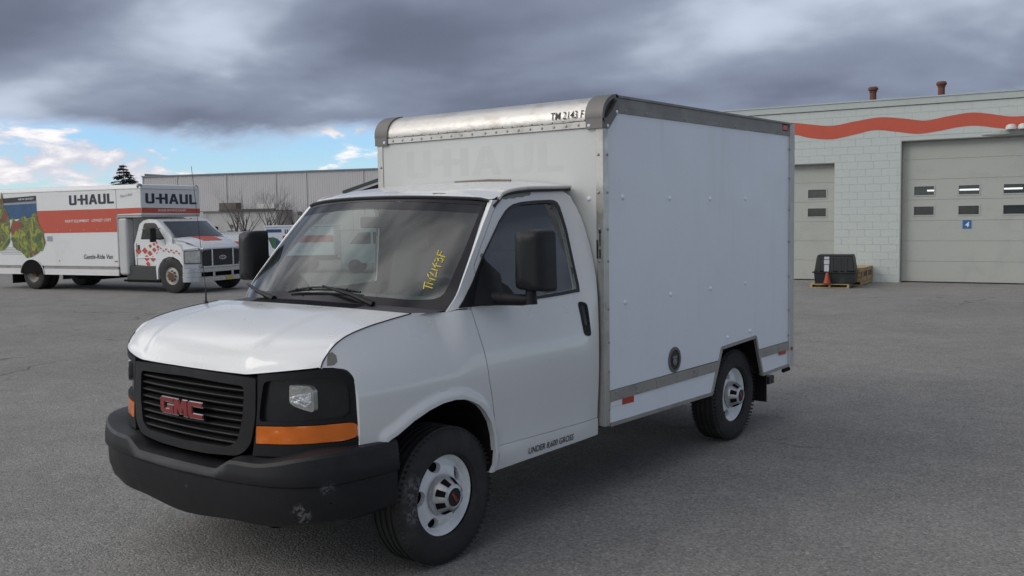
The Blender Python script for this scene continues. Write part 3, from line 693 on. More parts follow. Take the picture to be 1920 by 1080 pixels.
trailer((-30.2,19.1,0), math.radians(30), 'low white cargo trailer behind the nose of the lettered truck', 2.2, .80, 1.38)
Vn = thing('parked_van', 'pale blue-grey van parked beyond the fence, seen through the windshield', 'van', (-20.7,18.5,0), math.radians(38.5))
vb = [(0,.35),(0,.95),(.10,1.02),(.55,1.45),(.75,1.50),(1.95,1.50),(2.05,1.42),(2.08,.35)]
b = MB(); prism(b, vb, lambda x, z, h: (x, h, z), 1.1); b.build('body', mat('pale_paint', (.42,.50,.53), .35), Vn, bevel=.03)
b = MB(); prism(b, [(.28,1.0),(.60,1.38),(1.0,1.40),(1.0,1.0)], lambda x, z, h: (x, h-.004, z), .004); b.build('window', PANE, Vn, smooth=False)
b = MB(); prism(b, [(1.08,1.0),(1.08,1.40),(1.9,1.40),(1.95,1.0)], lambda x, z, h: (x, h-.004, z), .004); b.build('window', PANE, Vn, smooth=False)
for x in (.45, 1.65): MB().tube([(x,-.02,.24),(x,.16,.24)], .24, 16).build('wheel', RUB, Vn); MB().tube([(x,.94,.24),(x,1.12,.24)], .24, 16).build('wheel', RUB, Vn)
# ================================================================== lettered moving truck at the left
TA = math.radians(12); TO = (-18.21, 10.459); TWD = 2.13
Tk = thing('moving_truck', 'long white and red moving truck with cab overhang parked at the left', 'truck', (*TO,0), TA)
WTK = mat('truck_white', (.71,.705,.695), .38, var=.02, vs=1, coat=.2, dirt=(.52,.51,.49), dirt_amt=.30, dirt_scale=1.3)
U0 = -7.3
b = MB(); b.box((U0,.01,.66),(-1.88,TWD,2.74)); b.box((-1.879,.01,2.03),(-.97,TWD,2.74)); b.build('cargo_box', WTK, Tk, bevel=.03)
nose2 = [(-.97,2.74),(-.985,2.79),(-1.02,2.83),(-1.08,2.855),(-1.16,2.86)]
b = MB(); cs = [(U0,2.86)]+nose2[::-1]+[(-.985,2.72),(U0,2.72)]
ed = [(.0,2.735),(.006,2.785),(.03,2.825),(.075,2.85),(.14,2.858)]; 
full = ed+[(TWD-y, z) for y, z in ed[::-1]]
def tk(i, j):
    y, z = full[j]; u = [U0,-3,-1.20,-1.10,-1.03,-.99,-.965][i]; s = [1,1,1,.985,.93,.80,.55][i]
    zz = 2.735+(z-2.735)*s+(0.0); return (u, y+.006*(1 if y < 1 else -1)*(0), zz if i < 6 else 2.735+(z-2.735)*.0)
b.grid(tk, range(7), range(len(full))); b.build('box_roof', WTK, Tk, ang=50)
for y in (.0, TWD): MB().dome((-1.04,y+(.04 if y == 0 else -.04),2.80),(.5,-1 if y == 0 else 1,.4),.075,.5,10).build('corner_cap', CAST, Tk)
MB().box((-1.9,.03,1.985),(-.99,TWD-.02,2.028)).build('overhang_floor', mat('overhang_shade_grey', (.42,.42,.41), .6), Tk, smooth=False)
MB().add([(-.985,.01,2.03),(-.985,TWD,2.03),(-1.02,TWD,1.985),(-1.02,.03,1.985)], [(0,1,2,3)]).build('overhang_lip', WTK, Tk, smooth=False)
# bottom rails, with round wheel opening
for z0, z1, dy in ((.43,.515,0),(.517,.60,.004),(.602,.658,-.004)):
    for a, c in ((U0,-5.80+ (.60-z0)*.45),(-4.82-(.60-z0)*.12,-1.90)): MB().box((a,.004+dy,z0),(c,.05,z1)).build('side_rail', ALUD if z0 > .6 else WTK, Tk, smooth=False)
ar = [(-5.78+.0,.45)]+[(-5.31+.50*math.cos(t), .42+.44*math.sin(t)) for t in lin(PI-.15, .15, 12)]+[(-4.82,.45)]
b = MB(); prism(b, ar, lambda x, z, h: (x, h-.006, z), .02); b.build('wheel_arch', UND, Tk, smooth=False)
b = MB(); b.tube([(p[0], -.008, p[1]) for p in ar], .012, 6); b.build('arch_trim', WTK, Tk)
MB().box((-1.90,.02,.44),(-1.55,.30,1.98)).build('front_column', mat('column_grey', (.50,.50,.49), .5), Tk, bevel=.08)
MB().box((-1.88,.30,.44),(-1.60,TWD,1.98)).build('box_front_wall', WTK, Tk, smooth=False)
# print on the side
D = lambda n, P, m, e=.004: decal(n, P, m, Tk, (0,.01,0), (1,0,0), (0,0,1), e)
D('red_band', [(-5.02,1.585),(-1.895,1.60),(-1.895,2.075),(-.98,2.09),(-.98,2.235),(-1.86,2.225),(-5.02,2.21)], RED)
D('blue_picture', [(-7.28,1.95),(-5.01,2.02),(-5.01,2.50),(-7.28,2.42)], BLU, .006)
D('black_strip', [(-7.28,2.425),(-5.01,2.505),(-5.01,2.64),(-7.28,2.56)], INK, .006)
text_mesh('state_lettering', 'NEW JERSEY', .06, WHT, Tk, (-5.75,.0,2.525), (1,0,.03), (0,0,1), bold=.01, ext=.002, width=.66)
D('grey_strip', [(-6.9,2.385),(-5.01,2.425),(-5.01,2.485),(-6.9,2.43)], mat('print_grey', (.30,.31,.36), .6, var=.4, vs=20), .008)
def map_mat():
    m = bpy.data.materials.new('map_print'); m.use_nodes = True; t = NT(m.node_tree); o = t.add('ShaderNodeTexCoord').outputs['Object']
    n = t.noise(o, 1.9, 4, .6, .8); v = t.add('ShaderNodeTexVoronoi', i_Vector=o, i_Scale=3.6); s = t.add('ShaderNodeSeparateColor', i_0=v.outputs['Color'])
    r = t.add('ShaderNodeValToRGB', i_0=t.m('ADD', t.m('MULTIPLY', n, .92), t.m('MULTIPLY', s.outputs[0], .26)))
    e = r.color_ramp.elements; e[0].position = .34; e[0].color = (.16,.07,.02,1); e[1].position = .80; e[1].color = (.30,.05,.02,1)
    for p, c in ((.42,(.05,.09,.04,1)),(.48,(.13,.20,.03,1)),(.54,(.38,.38,.03,1)),(.59,(.06,.08,.05,1)),(.65,(.20,.24,.04,1)),(.71,(.10,.05,.03,1))): q = e.new(p); q.color = c
    p = t.add('ShaderNodeBsdfPrincipled', i_Base_Color=t.mix(.9, (.10,.09,.05), r.outputs[0]), i_Roughness=.5); t.add('ShaderNodeOutputMaterial', i_0=p.outputs[0]); return m
MAP = map_mat()
def ragged(P, amp, sd):
    R = random.Random(sd); return [(x+R.uniform(-amp,amp), y+R.uniform(-amp,amp)) for x, y in subdiv(P, .10)]
D('map_shape', ragged([(-6.08,2.05),(-5.86,1.92),(-5.72,2.02),(-5.55,2.08),(-5.40,2.00),(-5.15,2.16),(-5.00,2.10),(-4.95,1.85),(-4.78,1.60),(-4.72,1.30),(-4.86,1.10),(-5.10,1.02),(-5.30,.90),(-5.55,.92),(-5.85,1.10),(-6.10,1.22),(-6.14,1.55)][::-1], .025, 2), MAP, .010)
D('map_shape', ragged([(-6.46,2.75),(-6.38,2.35),(-6.20,2.15),(-6.15,1.7),(-6.22,1.35),(-6.45,1.10),(-6.8,1.1),(-7.2,1.5),(-7.2,2.1),(-6.6,2.3)][::-1], .025, 6), MAP, .012)
logo('side_lettering', NAVY, Tk, (-3.68,.01,2.345), (1,0,.012), (0,0,1), 1.72, .27, .006)
text_mesh('side_slogan', 'RIGHT EQUIPMENT   LOWEST COST', .085, WHT, Tk, (-3.87,.004,1.875), (1,0,.01), (0,0,1), bold=.012, ext=.002, width=1.78)
text_mesh('model_lettering', 'Gentle-Ride Van', .125, INK, Tk, (-3.20,.004,.875), (1,0,.01), (0,0,1), bold=.004, shear=.12, ext=.002, width=1.11)
text_mesh('script_lettering', 'Mom\u2019s Attic', .085, mat('print_grey', (.3,.3,.3)), Tk, (-1.72,.004,2.50), (1,0,.14), (0,0,1), shear=.4, ext=.002, width=.46)
for k in range(5): D('small_print', rect(-6.75+.03*k, 1.17-.045*k, -5.95+.12*k, 1.185-.045*k), mat('print_grey', (.3,.3,.3)))
text_mesh('small_seal', 'Your\nTRUCK\nCO.', .16, mat('print_grey', (.3,.3,.3)), Tk, (-4.62,.004,1.46), (1,0,0), (0,0,1), ext=.002, width=.20) if False else D('small_seal', rect(-4.64,1.36,-4.42,1.50), mat('print_grey', (.3,.3,.3)))
for x in (-4.20,-2.03): D('side_reflector', rect(x,.80,x+(.12 if x > -3 else .05),.83), REDR)
rv = MB()
for k in range(6): rv.dome((-4.72+k*.52,.006,1.67),(0,-1,0),.016,.6)
rv.build('band_rivets', mat('rivet_pale', (.6,.35,.3), .5), Tk)
# print on the overhang front
FX = (-.97,0,0)
logo('front_lettering', NAVY, Tk, (-.969,.16,2.345), (0,1,-.01), (0,0,1), 1.83, .27, .006)
decal('front_red_band', [(.02,2.095),(TWD-.02,2.075),(TWD-.02,2.205),(.02,2.235)], RED, Tk, (-.969,0,0), (0,1,0), (0,0,1), .004)
text_mesh('front_slogan', 'MAKES MOVING EASIER', .055, WHT, Tk, (-.964,.58,2.135), (0,1,0), (0,0,1), bold=.012, ext=.002, width=1.0)
# cab
WTC = mat('truck_cab_white', (.72,.72,.72), .25, var=.02, vs=1, coat=.6)
YC = .14
cabo = [(-1.40,.72),(-1.43,1.25),(-1.36,1.40),(-1.20,1.80),(-1.05,1.90),(-.85,1.93),(-.60,1.915),(-.50,1.85),(-.06,1.455),(-.10,.66)]
b = MB(); prism(b, cabo[::-1], lambda x, z, h: (x, YC+h*(1), z), TWD-2*YC); b.build('cab_body', WTC, Tk, bevel=.05)
winp = round_poly([(-1.17,1.40),(-1.04,1.80),(-.98,1.83),(-.66,1.83),(-.60,1.80),(-.31,1.40)][::-1], .03)
w_ = MB(); prism(w_, winp, lambda x, z, h: (x, YC-.006+h, z), .006); w_.build('side_window', PANE, Tk, smooth=False)
wb_ = MB(); wb_.grid(lambda y, t: (lerp(.035,-.46,t)+.03-.07*abs((y-1.065)/.9)**2.5, y if t < .5 else 1.065+(y-1.065)*.90, lerp(1.465,1.865,t)), lin(.19,1.94,13), [0,.5,1])
ang_ = wb_.build('truck_windshield', mat('screen_glass', (.05,.058,.062), .06, var=.5, vs=1.5, spec=.7), Tk)
tb = MB(); tb.tube([(-.84,YC-.012,1.43),(-.36,YC-.012,1.43)], .001, 4)
for a, c, z in ((-1.10,-.96,1.655),(-.72,-.45,1.66)): b = MB(); b.tube([(a,YC-.012,z),(c,YC-.012,z+.03)], .014, 6); b.build('window_glint', CHR, Tk)  # chrome bars added on the side window to imitate glints
# hood and fenders
hp = [(.0,1.468,.98),(.25,1.415,.95),(.50,1.34,.88),(.68,1.24,.80),(.76,1.13,.72)]
b = MB(); b.grid(lambda i, w: (hp[i][0]-.04*abs(w)**3, 1.065+w*lerp(.95,.66,i/4), hp[i][1]-.06*abs(w)**3), range(5), lin(-1,1,13)); 
b.build('hood', WTC, Tk, ang=50)
b = MB(); b.grid(lambda i, w: (hp[i][0]-.04*abs(w)**3, 1.065+w*lerp(.95,.66,i/4), hp[i][1]-.06*abs(w)**3+.006), [0,1,2], lin(-.42,.42,7)); b.build('hood_stripe', RED, Tk)
fo = [(-.52,.66),(-.50,1.0),(-.10,1.30),(.26,1.26),(.40,1.17),(.45,1.05),(.45,.62),(.44,.62),(.42,.72),(.30,.86),(.10,.945),(-.06,.95),(-.25,.89),(-.38,.76),(-.45,.62),(-.46,.36),(-.50,.36)]
for y0, y1 in ((.0,.26),(TWD-.26,TWD)):
    b = MB(); prism(b, fo[::-1], lambda x, z, h: (x, y0+h, z), .26); b.build('fender', WTC, Tk, bevel=.04)
b = MB(); b.box((-.5,.27,.55),(.60,TWD-.27,.80)); b.build('engine_bay', UND, Tk, smooth=False)
b = MB(); b.add([(-.08,.262,.80),(.62,.262,.80),(.62,.36,1.08),(.30,.24,1.30),(-.08,.20,1.43),(-.08,TWD-.262,.80),(.62,TWD-.262,.80),(.62,TWD-.36,1.08),(.30,TWD-.24,1.30),(-.08,TWD-.20,1.43)], [(0,1,2,3,4),(9,8,7,6,5),(3,2,7,8),(4,3,8,9)]); b.build('hood_side', WTC, Tk, ang=20)
for y in (.1, TWD-.1):
    sg = 1 if y < 1 else -1
    b = MB(); b.add([(.482,y-.07*sg,.79),(.482,y-.07*sg,1.08),(.70,y+.24*sg,1.09),(.70,y+.24*sg,.78),(.40,y-.103*sg,.79),(.40,y-.103*sg,1.08)], [(0,1,2,3),(0,4,5,1)]); b.build('headlight', mat('truck_lamp', (.50,.48,.46), .2, metal=.3, var=.6, vs=14, coat=1, bump=.6, bs=12), Tk, smooth=False)
b = MB(); b.box((.56,.30,.64),(.66,TWD-.30,1.12))
for sg, y in ((1,0.0),(-1,TWD)): b.add([(.44,y+.004*sg,.60),(.44,y+.004*sg,1.13),(.66,y+.33*sg,1.17),(.66,y+.33*sg,.60),(.30,y+.15*sg,1.25),(.50,y+.45*sg,1.27)], [(0,1,2,3),(1,4,5,2)])
b.build('front_clip', WTC, Tk, ang=25)
gs = MB(); gs.box((.72,.44,.69),(.765,.66,1.10)); gs.box((.74,.70,.70),(.785,1.43,1.12)); gs.box((.72,1.47,.69),(.765,1.69,1.10)); gs.build('grille_black', INK, Tk, smooth=False)
gc = MB()
for y in (.66, 1.43): gc.box((.73,y,.68),(.80,y+.045,1.12))
gc.box((.70,.40,.645),(.79,1.73,.69)); gc.box((.66,.36,1.12),(.78,1.77,1.16)); gc.box((.66,.36,.66),(.70,.44,1.13)); gc.box((.66,1.69,.66),(.70,1.77,1.13)); gc.build('grille_chrome', mat('truck_chrome', (.62,.63,.66), .2, metal=.8), Tk, bevel=.01)
b = MB(); b.add([(.79,1.065+.13*math.cos(t),.90+.055*math.sin(t)) for t in lin(0,2*PI,25)[:-1]], [tuple(range(24))]); b.build('oval_badge', mat('truck_chrome', (.6,.6,.6)), Tk, smooth=False)
b = MB(); b.add([(.7915,1.065+.112*math.cos(t),.90+.041*math.sin(t)) for t in lin(0,2*PI,25)[:-1]], [tuple(range(24))]); b.build('badge_field', mat('badge_navy', (.03,.04,.09), .3), Tk, smooth=False)
text_mesh('badge_lettering', 'Ford', .048, WHT, Tk, (.7925,.985,.883), (0,1,0), (0,0,1), shear=.3, ext=.002, width=.16)
for y in (.1, TWD-.1):
    sg = 1 if y < 1 else -1
    b = MB(); b.add([(.470,y-.085*sg,.76),(.470,y-.085*sg,1.10),(.705,y+.262*sg,1.11),(.705,y+.262*sg,.755)], [(0,1,2,3)]); b.build('lamp_frame', mat('lamp_frame_dark', (.10,.10,.105), .4), Tk, smooth=False)
# bumper with openings
bu = [(.44,-.03),(.60,.0),(.72,.14),(.78,.42),(.80,1.065),(.78,1.71),(.72,1.99),(.60,2.13),(.44,2.16)]; bc = cr(bu, 3)
b = MB()
for z0, z1 in ((.29,.42),(.53,.645)): b.grid(lambda i, k: (bc[i][0]-[.05,0,0,.05][k], bc[i][1], [z0,z0+.005,z1-.005,z1][k]), range(len(bc)), range(4))
for y0, y1 in ((-.04,.40),(.68,.76),(1.37,1.45),(1.73,2.17)):
    ii = [p for p in bc if y0 <= p[1] <= y1] or [(.795,y0),(.795,y1)]
    if y1-y0 < .1: ii = [(.794,y0),(.794,y1)]
    b.grid(lambda i, k: (ii[i][0], ii[i][1], [.42,.53][k]), range(len(ii)), [0,1])
b.build('truck_bumper', mat('truck_chrome2', (.52,.53,.56), .25, metal=.75, var=.08, dirt=(.3,.3,.31), dirt_amt=.3), Tk, ang=40)
MB().box((.45,.1,.38),(.70,TWD-.1,.60)).build('bumper_backing', UND, Tk, smooth=False)
decal('front_plate', rect(1.15,.30,1.42,.40), mat('plate_yellow', (.55,.40,.10), .6), Tk, (.805,0,0), (0,1,0), (0,0,1), .002)
# checker decals
chk = mat('checker_red', (.50,.075,.04), .4)
for (x, z, s_) in ((-1.27,1.09,.095),(-1.04,1.10,.09),(-.86,1.03,.078),(-.70,1.12,.066),(-.84,1.22,.052),(-.70,1.27,.046),(-.57,1.20,.05),(-.98,.90,.088),(-.76,.88,.078),(-.94,.75,.07),(-.58,1.02,.05),(-.60,1.31,.034)):
    D('checker', [(x-s_*1.35,z+s_*.55),(x-s_*.15,z-s_*.75),(x+s_*1.25,z-s_*.45),(x+s_*.05,z+s_*.85)] if False else [(x-s_*1.2,z+s_*.1),(x-s_*.05,z-s_),(x+s_*1.2,z-s_*.1),(x+s_*.05,z+s_)], chk, -(YC-.01)+.02 if False else .0)
for o in [o for o in bpy.data.objects if o.parent == Tk and o.name.startswith('checker')]: o.location = (0, YC-.016, 0)
for k in range(9):
    x = -.40+k*.09; z = 1.25-.012*k+(.03 if k % 2 else -.02); s_ = .032
    q = decal('checker', [(x-s_*1.3,z),(x,z-s_*.8),(x+s_*1.3,z),(x,z+s_*.8)], chk, Tk, (0,-.012,0), (1,0,0), (0,0,1), .002); q.location = (0,0,-.10)
MB().box((-1.30,YC-.014,1.13),(-1.22,YC+.01,1.25)).build('door_handle', INK, Tk, bevel=.01)
# door lines
b = MB()
for P in ([(-.30,1.38),(-.30,.80)], [(-1.34,1.30),(-1.33,.72)]): b.tube([(x, YC-.006, z) for x, z in P], .006, 4)
b.build('door_gap', INK, Tk)
MB().box((-1.35,YC-.016,.905),(-.33,YC+.01,.930)).build('door_moulding', WHT, Tk, smooth=False)
for y, s_ in ((YC-.16,1),(TWD-YC+.16,-1)):
    b = MB(); b.box((-.93,y-.02,1.33),(-.76,y+.12*s_ if s_ > 0 else y+.10,1.69)) if False else b.box((-.55,min(y-.14*s_,y+.04*s_),1.33),(-.47,max(y-.14*s_,y+.04*s_),1.70)); mm = b.build('truck_mirror', BPL, Tk, bevel=.025)
    MB().tube([(-.50,y,1.42),(-.45,y+.16*s_,1.40)], .02, 6).build('mirror_bracket', BPL, mm)
for y in lin(.62,1.5,5): MB().dome((-.72,y,1.925),(0,0,1),.035,.8,8).build('roof_marker', mat('amber_dull', (.35,.16,.06), .4), Tk)
b = MB(); b.box((-1.68,.08,.26),(-.50,.60,.70)); b.build('step_tank', mat('tank_grey', (.045,.045,.045), .6), Tk, bevel=.02)
MB().box((-1.75,.04,.28),(-.52,.30,.33)).build('step_plate', UND, Tk, smooth=False)
b = MB(); b.box((-6.3,.5,.40),(.3,.62,.55)); b.box((-6.3,1.5,.40),(.3,1.62,.55)); b.box((-4.1,.5,.28),(-3.2,1.6,.60)); b.build('frame_rail', UND, Tk, smooth=False)
MB().box((-6.9,.1,.55),(-1.9,TWD-.05,.659)).build('box_floor', UND, Tk, smooth=False)
for y in (.02, TWD-.42): MB().box((-6.20,y,.16),(-6.18,y+.42,.62)).build('mud_flap', BPL, Tk, smooth=False)
def twheel(u, y, w, dual=False):
    R_ = .45 if u > -1 else .43; sg = -1 if y < 1 else 1
    b = MB(); h = w/2; b.lathe_x([(-h*.9,.22),(-h,.26),(-h,R_-.06),(-h*.85,R_-.01),(-h*.7,R_),(h*.7,R_),(h*.85,R_-.01),(h,R_-.06),(h,.26),(h*.9,.22)], (0,0,0), 40)
    b.V = [(v[1], v[0], v[2]) for v in b.V]; b.V = [(v[0]+u, v[1]+y+(-sg*h), v[2]+R_) for v in b.V]; tw = b.build('wheel', RUB, Tk, ang=30)
    b = MB(); pr = [(.0,.245),(-.02,.235),(-.015,.22),(-.10,.21),(-.14,.18),(-.145,.05),(-.14,0)] if dual else [(.0,.228),(-.01,.218),(-.03,.20),(-.012,.18),(-.01,.11),(.05,.10),(.055,.0)]
    b.lathe_x([(sg*a*1.0, r) for a, r in pr], (0,0,0), 32); b.V = [(v[1]+u, v[0]+y, v[2]+R_) for v in b.V]; b.build('rim', mat('truck_rim', (.50,.48,.43), .5, var=.1, vs=8, dirt=(.22,.15,.10), dirt_amt=.5, dirt_scale=8), tw)
    if not dual:
        b = MB()
        for k in range(8):
            a = 2*PI*k/8; b.dome((u+.155*math.cos(a), y+sg*.0, R_+.155*math.sin(a)), (0,sg,0), .022, .9, 6)
        b.lathe_x([(0,.10),(sg*.0,.10)], (0,0,0), 8); b = MB().add(b.V[:0], []) if False else b
        b2 = MB(); b2.tube([(u,y,R_),(u,y+sg*.065,R_)], .098, 14)
        for k in range(8):
            a = 2*PI*k/8; b2.tube([(u+.13*math.cos(a), y, R_+.13*math.sin(a)),(u+.13*math.cos(a), y+sg*.03, R_+.13*math.sin(a))], .024, 6)
        b2.build('rusty_hub', mat('hub_rust', (.12,.055,.03), .8, var=.3, vs=20), tw)
    else:
        b2 = MB(); b2.tube([(u,y+.16,R_),(u,y+.02,R_)], .085, 14); b2.build('hub', mat('hub_rust', (.1,.05,.03)), tw)
twheel(.045, .0, .26); twheel(.045, TWD, .26)
twheel(-5.31, .03, .24, True); twheel(-5.31, TWD-.03, .24, True); twheel(-5.31, .33, .24, True); twheel(-5.31, TWD-.33, .24, True)
MB().tube([(-5.31,.3,.43),(-5.31,TWD-.3,.43)], .07, 8).build('rear_axle', UND, Tk)
MB().tube([(.045,.2,.42),(.045,TWD-.2,.42)], .05, 8).build('front_axle', UND, Tk)
# ================================================================== white box truck in front
G = thing('box_truck', 'white box truck with black grille and bumper parked in front, its box unlettered', 'truck', (0,0,0))
def lerp(a, b, t): return a+(b-a)*t
fs = lambda y, z: (xs(y, z), y, z)
inx = lambda d: (lambda y, z: (-d, 0, 0))
def fyz(x, z): return (x, yf(x, z), z)
# --- front fender with wheel opening (both sides), doors, rocker
FEN = [(-.752,1.153),(-.725,1.185),(-.697,1.229),(-.655,1.262),(-.6,1.283),(-.52,1.303),(-.44,1.319),(-.25,1.345),(-.13,1.358),(-.03,1.353),(.10,1.347),(.16,1.356),(.255,1.352),
       (.275,1.25),(.300,1.122),(.322,.947),(.350,.842),(.372,.732),(.385,.66),(.40,.575),(.40,.425),(.335,.428)]+ARCH[::-1][1:]+[(-.50,.735),(-.612,.70),(-.606,.785),(-.610,.90),(-.613,.983),(-.617,1.06),(-.628,1.110),(-.655,1.140),(-.70,1.150)]
for sgn, mi in ((1, False), (-1, True)):
    lift('front_fender', FEN, fs, WP, G, step=.016, skirt=inx(.035), mirror=mi)
    # wheel housing behind the arch
    b = MB(); A = [(-.47,.62)]+ARCH
    b.grid(lambda i, w: (lerp(xs(*A[int(i)])-.02, .42, w)*sgn, A[int(i)][0], A[int(i)][1]+.004), range(len(A)), [0, 1])
    b.build('wheel_housing', UND, G)
DOOR = [(.263,1.352),(.283,1.25),(.308,1.122),(.330,.947),(.358,.842),(.380,.732),(.393,.66),(.410,.566),(.9,.557),(1.438,.551),(1.44,.74),(1.44,1.02),(1.44,1.29),(1.44,1.5),(1.44,1.65),(1.438,1.80),(1.428,1.92),(1.405,1.985),(1.33,2.022),
        (1.2,2.028),(.951,2.016),(.815,2.004),(.73,1.984),(.667,1.952),(.60,1.895),(.52,1.800),(.435,1.70),(.345,1.585),(.345,1.50),(.325,1.42),(.268,1.366)]
WIN = [(.18,1.366),(.30,1.497),(.43,1.645),(.625,1.835),(.70,1.893),(.74,1.915),(.79,1.933),(.87,1.946),(1.0,1.955),(1.167,1.960),(1.21,1.957),(1.24,1.946),(1.258,1.918),(1.27,1.86),(1.286,1.772),(1.300,1.534),(1.309,1.42),(1.307,1.376),(1.16,1.369),(.834,1.362)]
WOP = [(.285,1.385),(.35,1.53),(.45,1.65),(.625,1.82),(.70,1.875),(.76,1.903),(.87,1.927),(1.0,1.936),(1.165,1.940),(1.205,1.932),(1.228,1.90),(1.245,1.84),(1.262,1.765),(1.283,1.534),(1.289,1.42),(1.285,1.395),(1.16,1.388),(.834,1.380)]
def off(d): return lambda y, z: (xs(y, z)+d, y, z)
for mi in (False, True):
    sg = -1 if mi else 1
    dr = lift('door', DOOR, fs, WP, G, holes=[WOP], step=.036, skirt=inx(.03), mirror=mi)
    lift('window_seal', offset_poly(WIN, 0), off(.004), SEAL, dr, holes=[WOP], step=.04, skirt=inx(.02), mirror=mi)
    lift('mirror_patch', [(.165,1.368),(.30,1.497),(.425,1.640),(.452,1.60),(.48,1.52),(.60,1.46),(.66,1.40),(.70,1.372),(.4,1.366)], off(.008), BPL, dr, step=.05, skirt=inx(.02), mirror=mi)
    lift('window_pane', offset_poly(WOP, .006), off(-.012), GLD, dr, step=.07, mirror=mi)
    # recessed handle: cup, surround and pull
    HP = round_poly([(1.272,1.318),(1.345,1.306),(1.350,1.090),(1.280,1.104)][::-1], .030)
    lift('door_handle', HP, off(.006), BPL, dr, holes=[round_poly([(1.290,1.296),(1.328,1.290),(1.334,1.160),(1.296,1.168)][::-1], .015)], step=.02, skirt=inx(.02), mirror=mi)
    lift('handle_cup', round_poly([(1.284,1.302),(1.334,1.296),(1.340,1.154),(1.290,1.162)][::-1], .012), off(.001), GBL, dr, step=.03, mirror=mi)
    lift('rocker', [(.40,.425),(.9,.432),(1.44,.438),(1.445,.548),(.9,.554),(.408,.564)][::-1], lambda y, z: (xs(y, z)+.006*(1-sstep(.52,.56,z)), y, z), WP, G, step=.05, skirt=inx(.05), mirror=mi)
    # A pillar between windshield edge and door
    lift('windshield_pillar', [(.10,1.347),(.215,1.50),(.35,1.665),(.48,1.82),(.605,1.957),(.66,1.958),(.592,1.895),(.512,1.80),(.427,1.70),(.337,1.59),(.337,1.505),(.317,1.425),(.258,1.362),(.16,1.362)][::-1], off(.001), WP, G, step=.04, skirt=inx(.03), mirror=mi)
    # drip rail
    b = MB(); P = [(.655,1.966),(.70,1.992),(.76,2.010),(.85,2.023),(1.0,2.033),(1.2,2.038),(1.40,2.044)]
    b.tube([(sg*(xs(y, min(z,2.0), False)+.010), y, z) for y, z in cr(P, 4)], .011, 8)
    b.build('drip_rail', mat('drip_rail_paint', (.60,.58,.55), .5, var=.15, vs=20, dirt=(.25,.22,.2), dirt_amt=.6, dirt_scale=12), G)
    b = MB(); b.tube([(sg*(xs(y, min(z,2.0), False)+.006), y, z-.017) for y, z in cr([(.60,1.936)]+P, 4)], .009, 8); b.build('rail_seal', SEAL, G)
    # bare primer chips
    if not mi:
        lift('paint_chip', [(.70,1.962),(.73,1.978),(.80,1.993),(.88,2.003),(.985,2.010),(.992,1.996),(.97,1.985),(.93,1.984),(.90,1.974),(.85,1.975),(.80,1.966),(.76,1.968),(.74,1.960)], off(.0015), PRIM, G, step=.03)
        lift('paint_chip', [(.405,1.640),(.418,1.655),(.43,1.652),(.428,1.628),(.415,1.61)], off(.0025), PRIM, G, step=.02)
        lift('paint_chip', [(-.722,1.160),(-.690,1.162),(-.672,1.176),(-.668,1.205),(-.682,1.222),(-.703,1.218),(-.713,1.196)], off(.002), PRIM, G, step=.02)
# door lettering along the rocker
t = text_mesh('rocker_lettering', 'UNDER 8,600 GROSS', .046, INK, G, (1.0,.685,.462), (0,1,.0), (0,0,1), bold=.008, width=.46)
for v in t.data.vertices: v.co.x = xs(v.co.y, v.co.z, False)+.0095
# --- hood
HC = [(-.25,1.385),(-.45,1.360),(-.62,1.322),(-.75,1.278),(-.83,1.228),(-.875,1.175),(-.895,1.125),(-.897,1.108)]
HE = [(-.13,1.360),(-.27,1.344),(-.44,1.321),(-.58,1.290),(-.655,1.255),(-.70,1.220),(-.735,1.185),(-.750,1.155)]
HCs = cr(HC, 5); HEs = cr(HE, 5)
def hood(u, i):
    c = HCs[i]; e = HEs[i]; a = abs(u); v = i/(len(HCs)-1)
    w = a**2.3; wf = a**(3.4)
    y = lerp(c[0], e[0], lerp(w, wf, v)); z = lerp(c[1], e[1], lerp(w, a**4, v*.6))
    z += .015*(1-sstep(.52,.60,a))*sstep(.0,.15,v)*(1-.6*sstep(.85,1,v)) - .001
    if v > .8: z = lerp(z, (1.108 if a < .55 else 1.108+(a-.55)*.106), sstep(.8,1,v))
    if v > .8: y = lerp(y, yf(.846*a, 1.10)+.004, sstep(.8,1,v))
    return (u*.850, y, z)
b = MB(); us = lin(-1, 1, 57); n = len(HCs); b.grid(hood, us, range(n))
m_ = len(b.V)
rim = [hood(u, n-1) for u in us]; b.add(rim+[(x, y+.03, z-.004) for x, y, z in rim], [(i, i+1, 57+i+1, 57+i) for i in range(56)])
for u in (-1, 1):
    e = [hood(u, i) for i in range(n)]; b.add(e+[(x, y, z-.03) for x, y, z in e], [(i, i+1, n+i+1, n+i) for i in range(n-1)])
rear = [hood(u, 0) for u in us]; b.add(rear+[(x, y, z-.03) for x, y, z in rear], [(i, i+1, 57+i+1, 57+i) for i in range(56)])
b.build('hood', WP, G, ang=50)
MB().box((-.80,-.55,.95),(.80,.05,1.10)).build('engine_bay', UND, G, smooth=False)
for sg in (1, -1):
    b = MB(); b.grid(lambda i, w: (sg*lerp(.847, .80, w), HEs[i][0]+.004, HEs[i][1]-.024), range(n), [0, 1])
    b.tube([(sg*.8515, e[0]+.001, e[1]-.0005) for e in HEs], .0030, 6); b.build('hood_gap', UND, G)
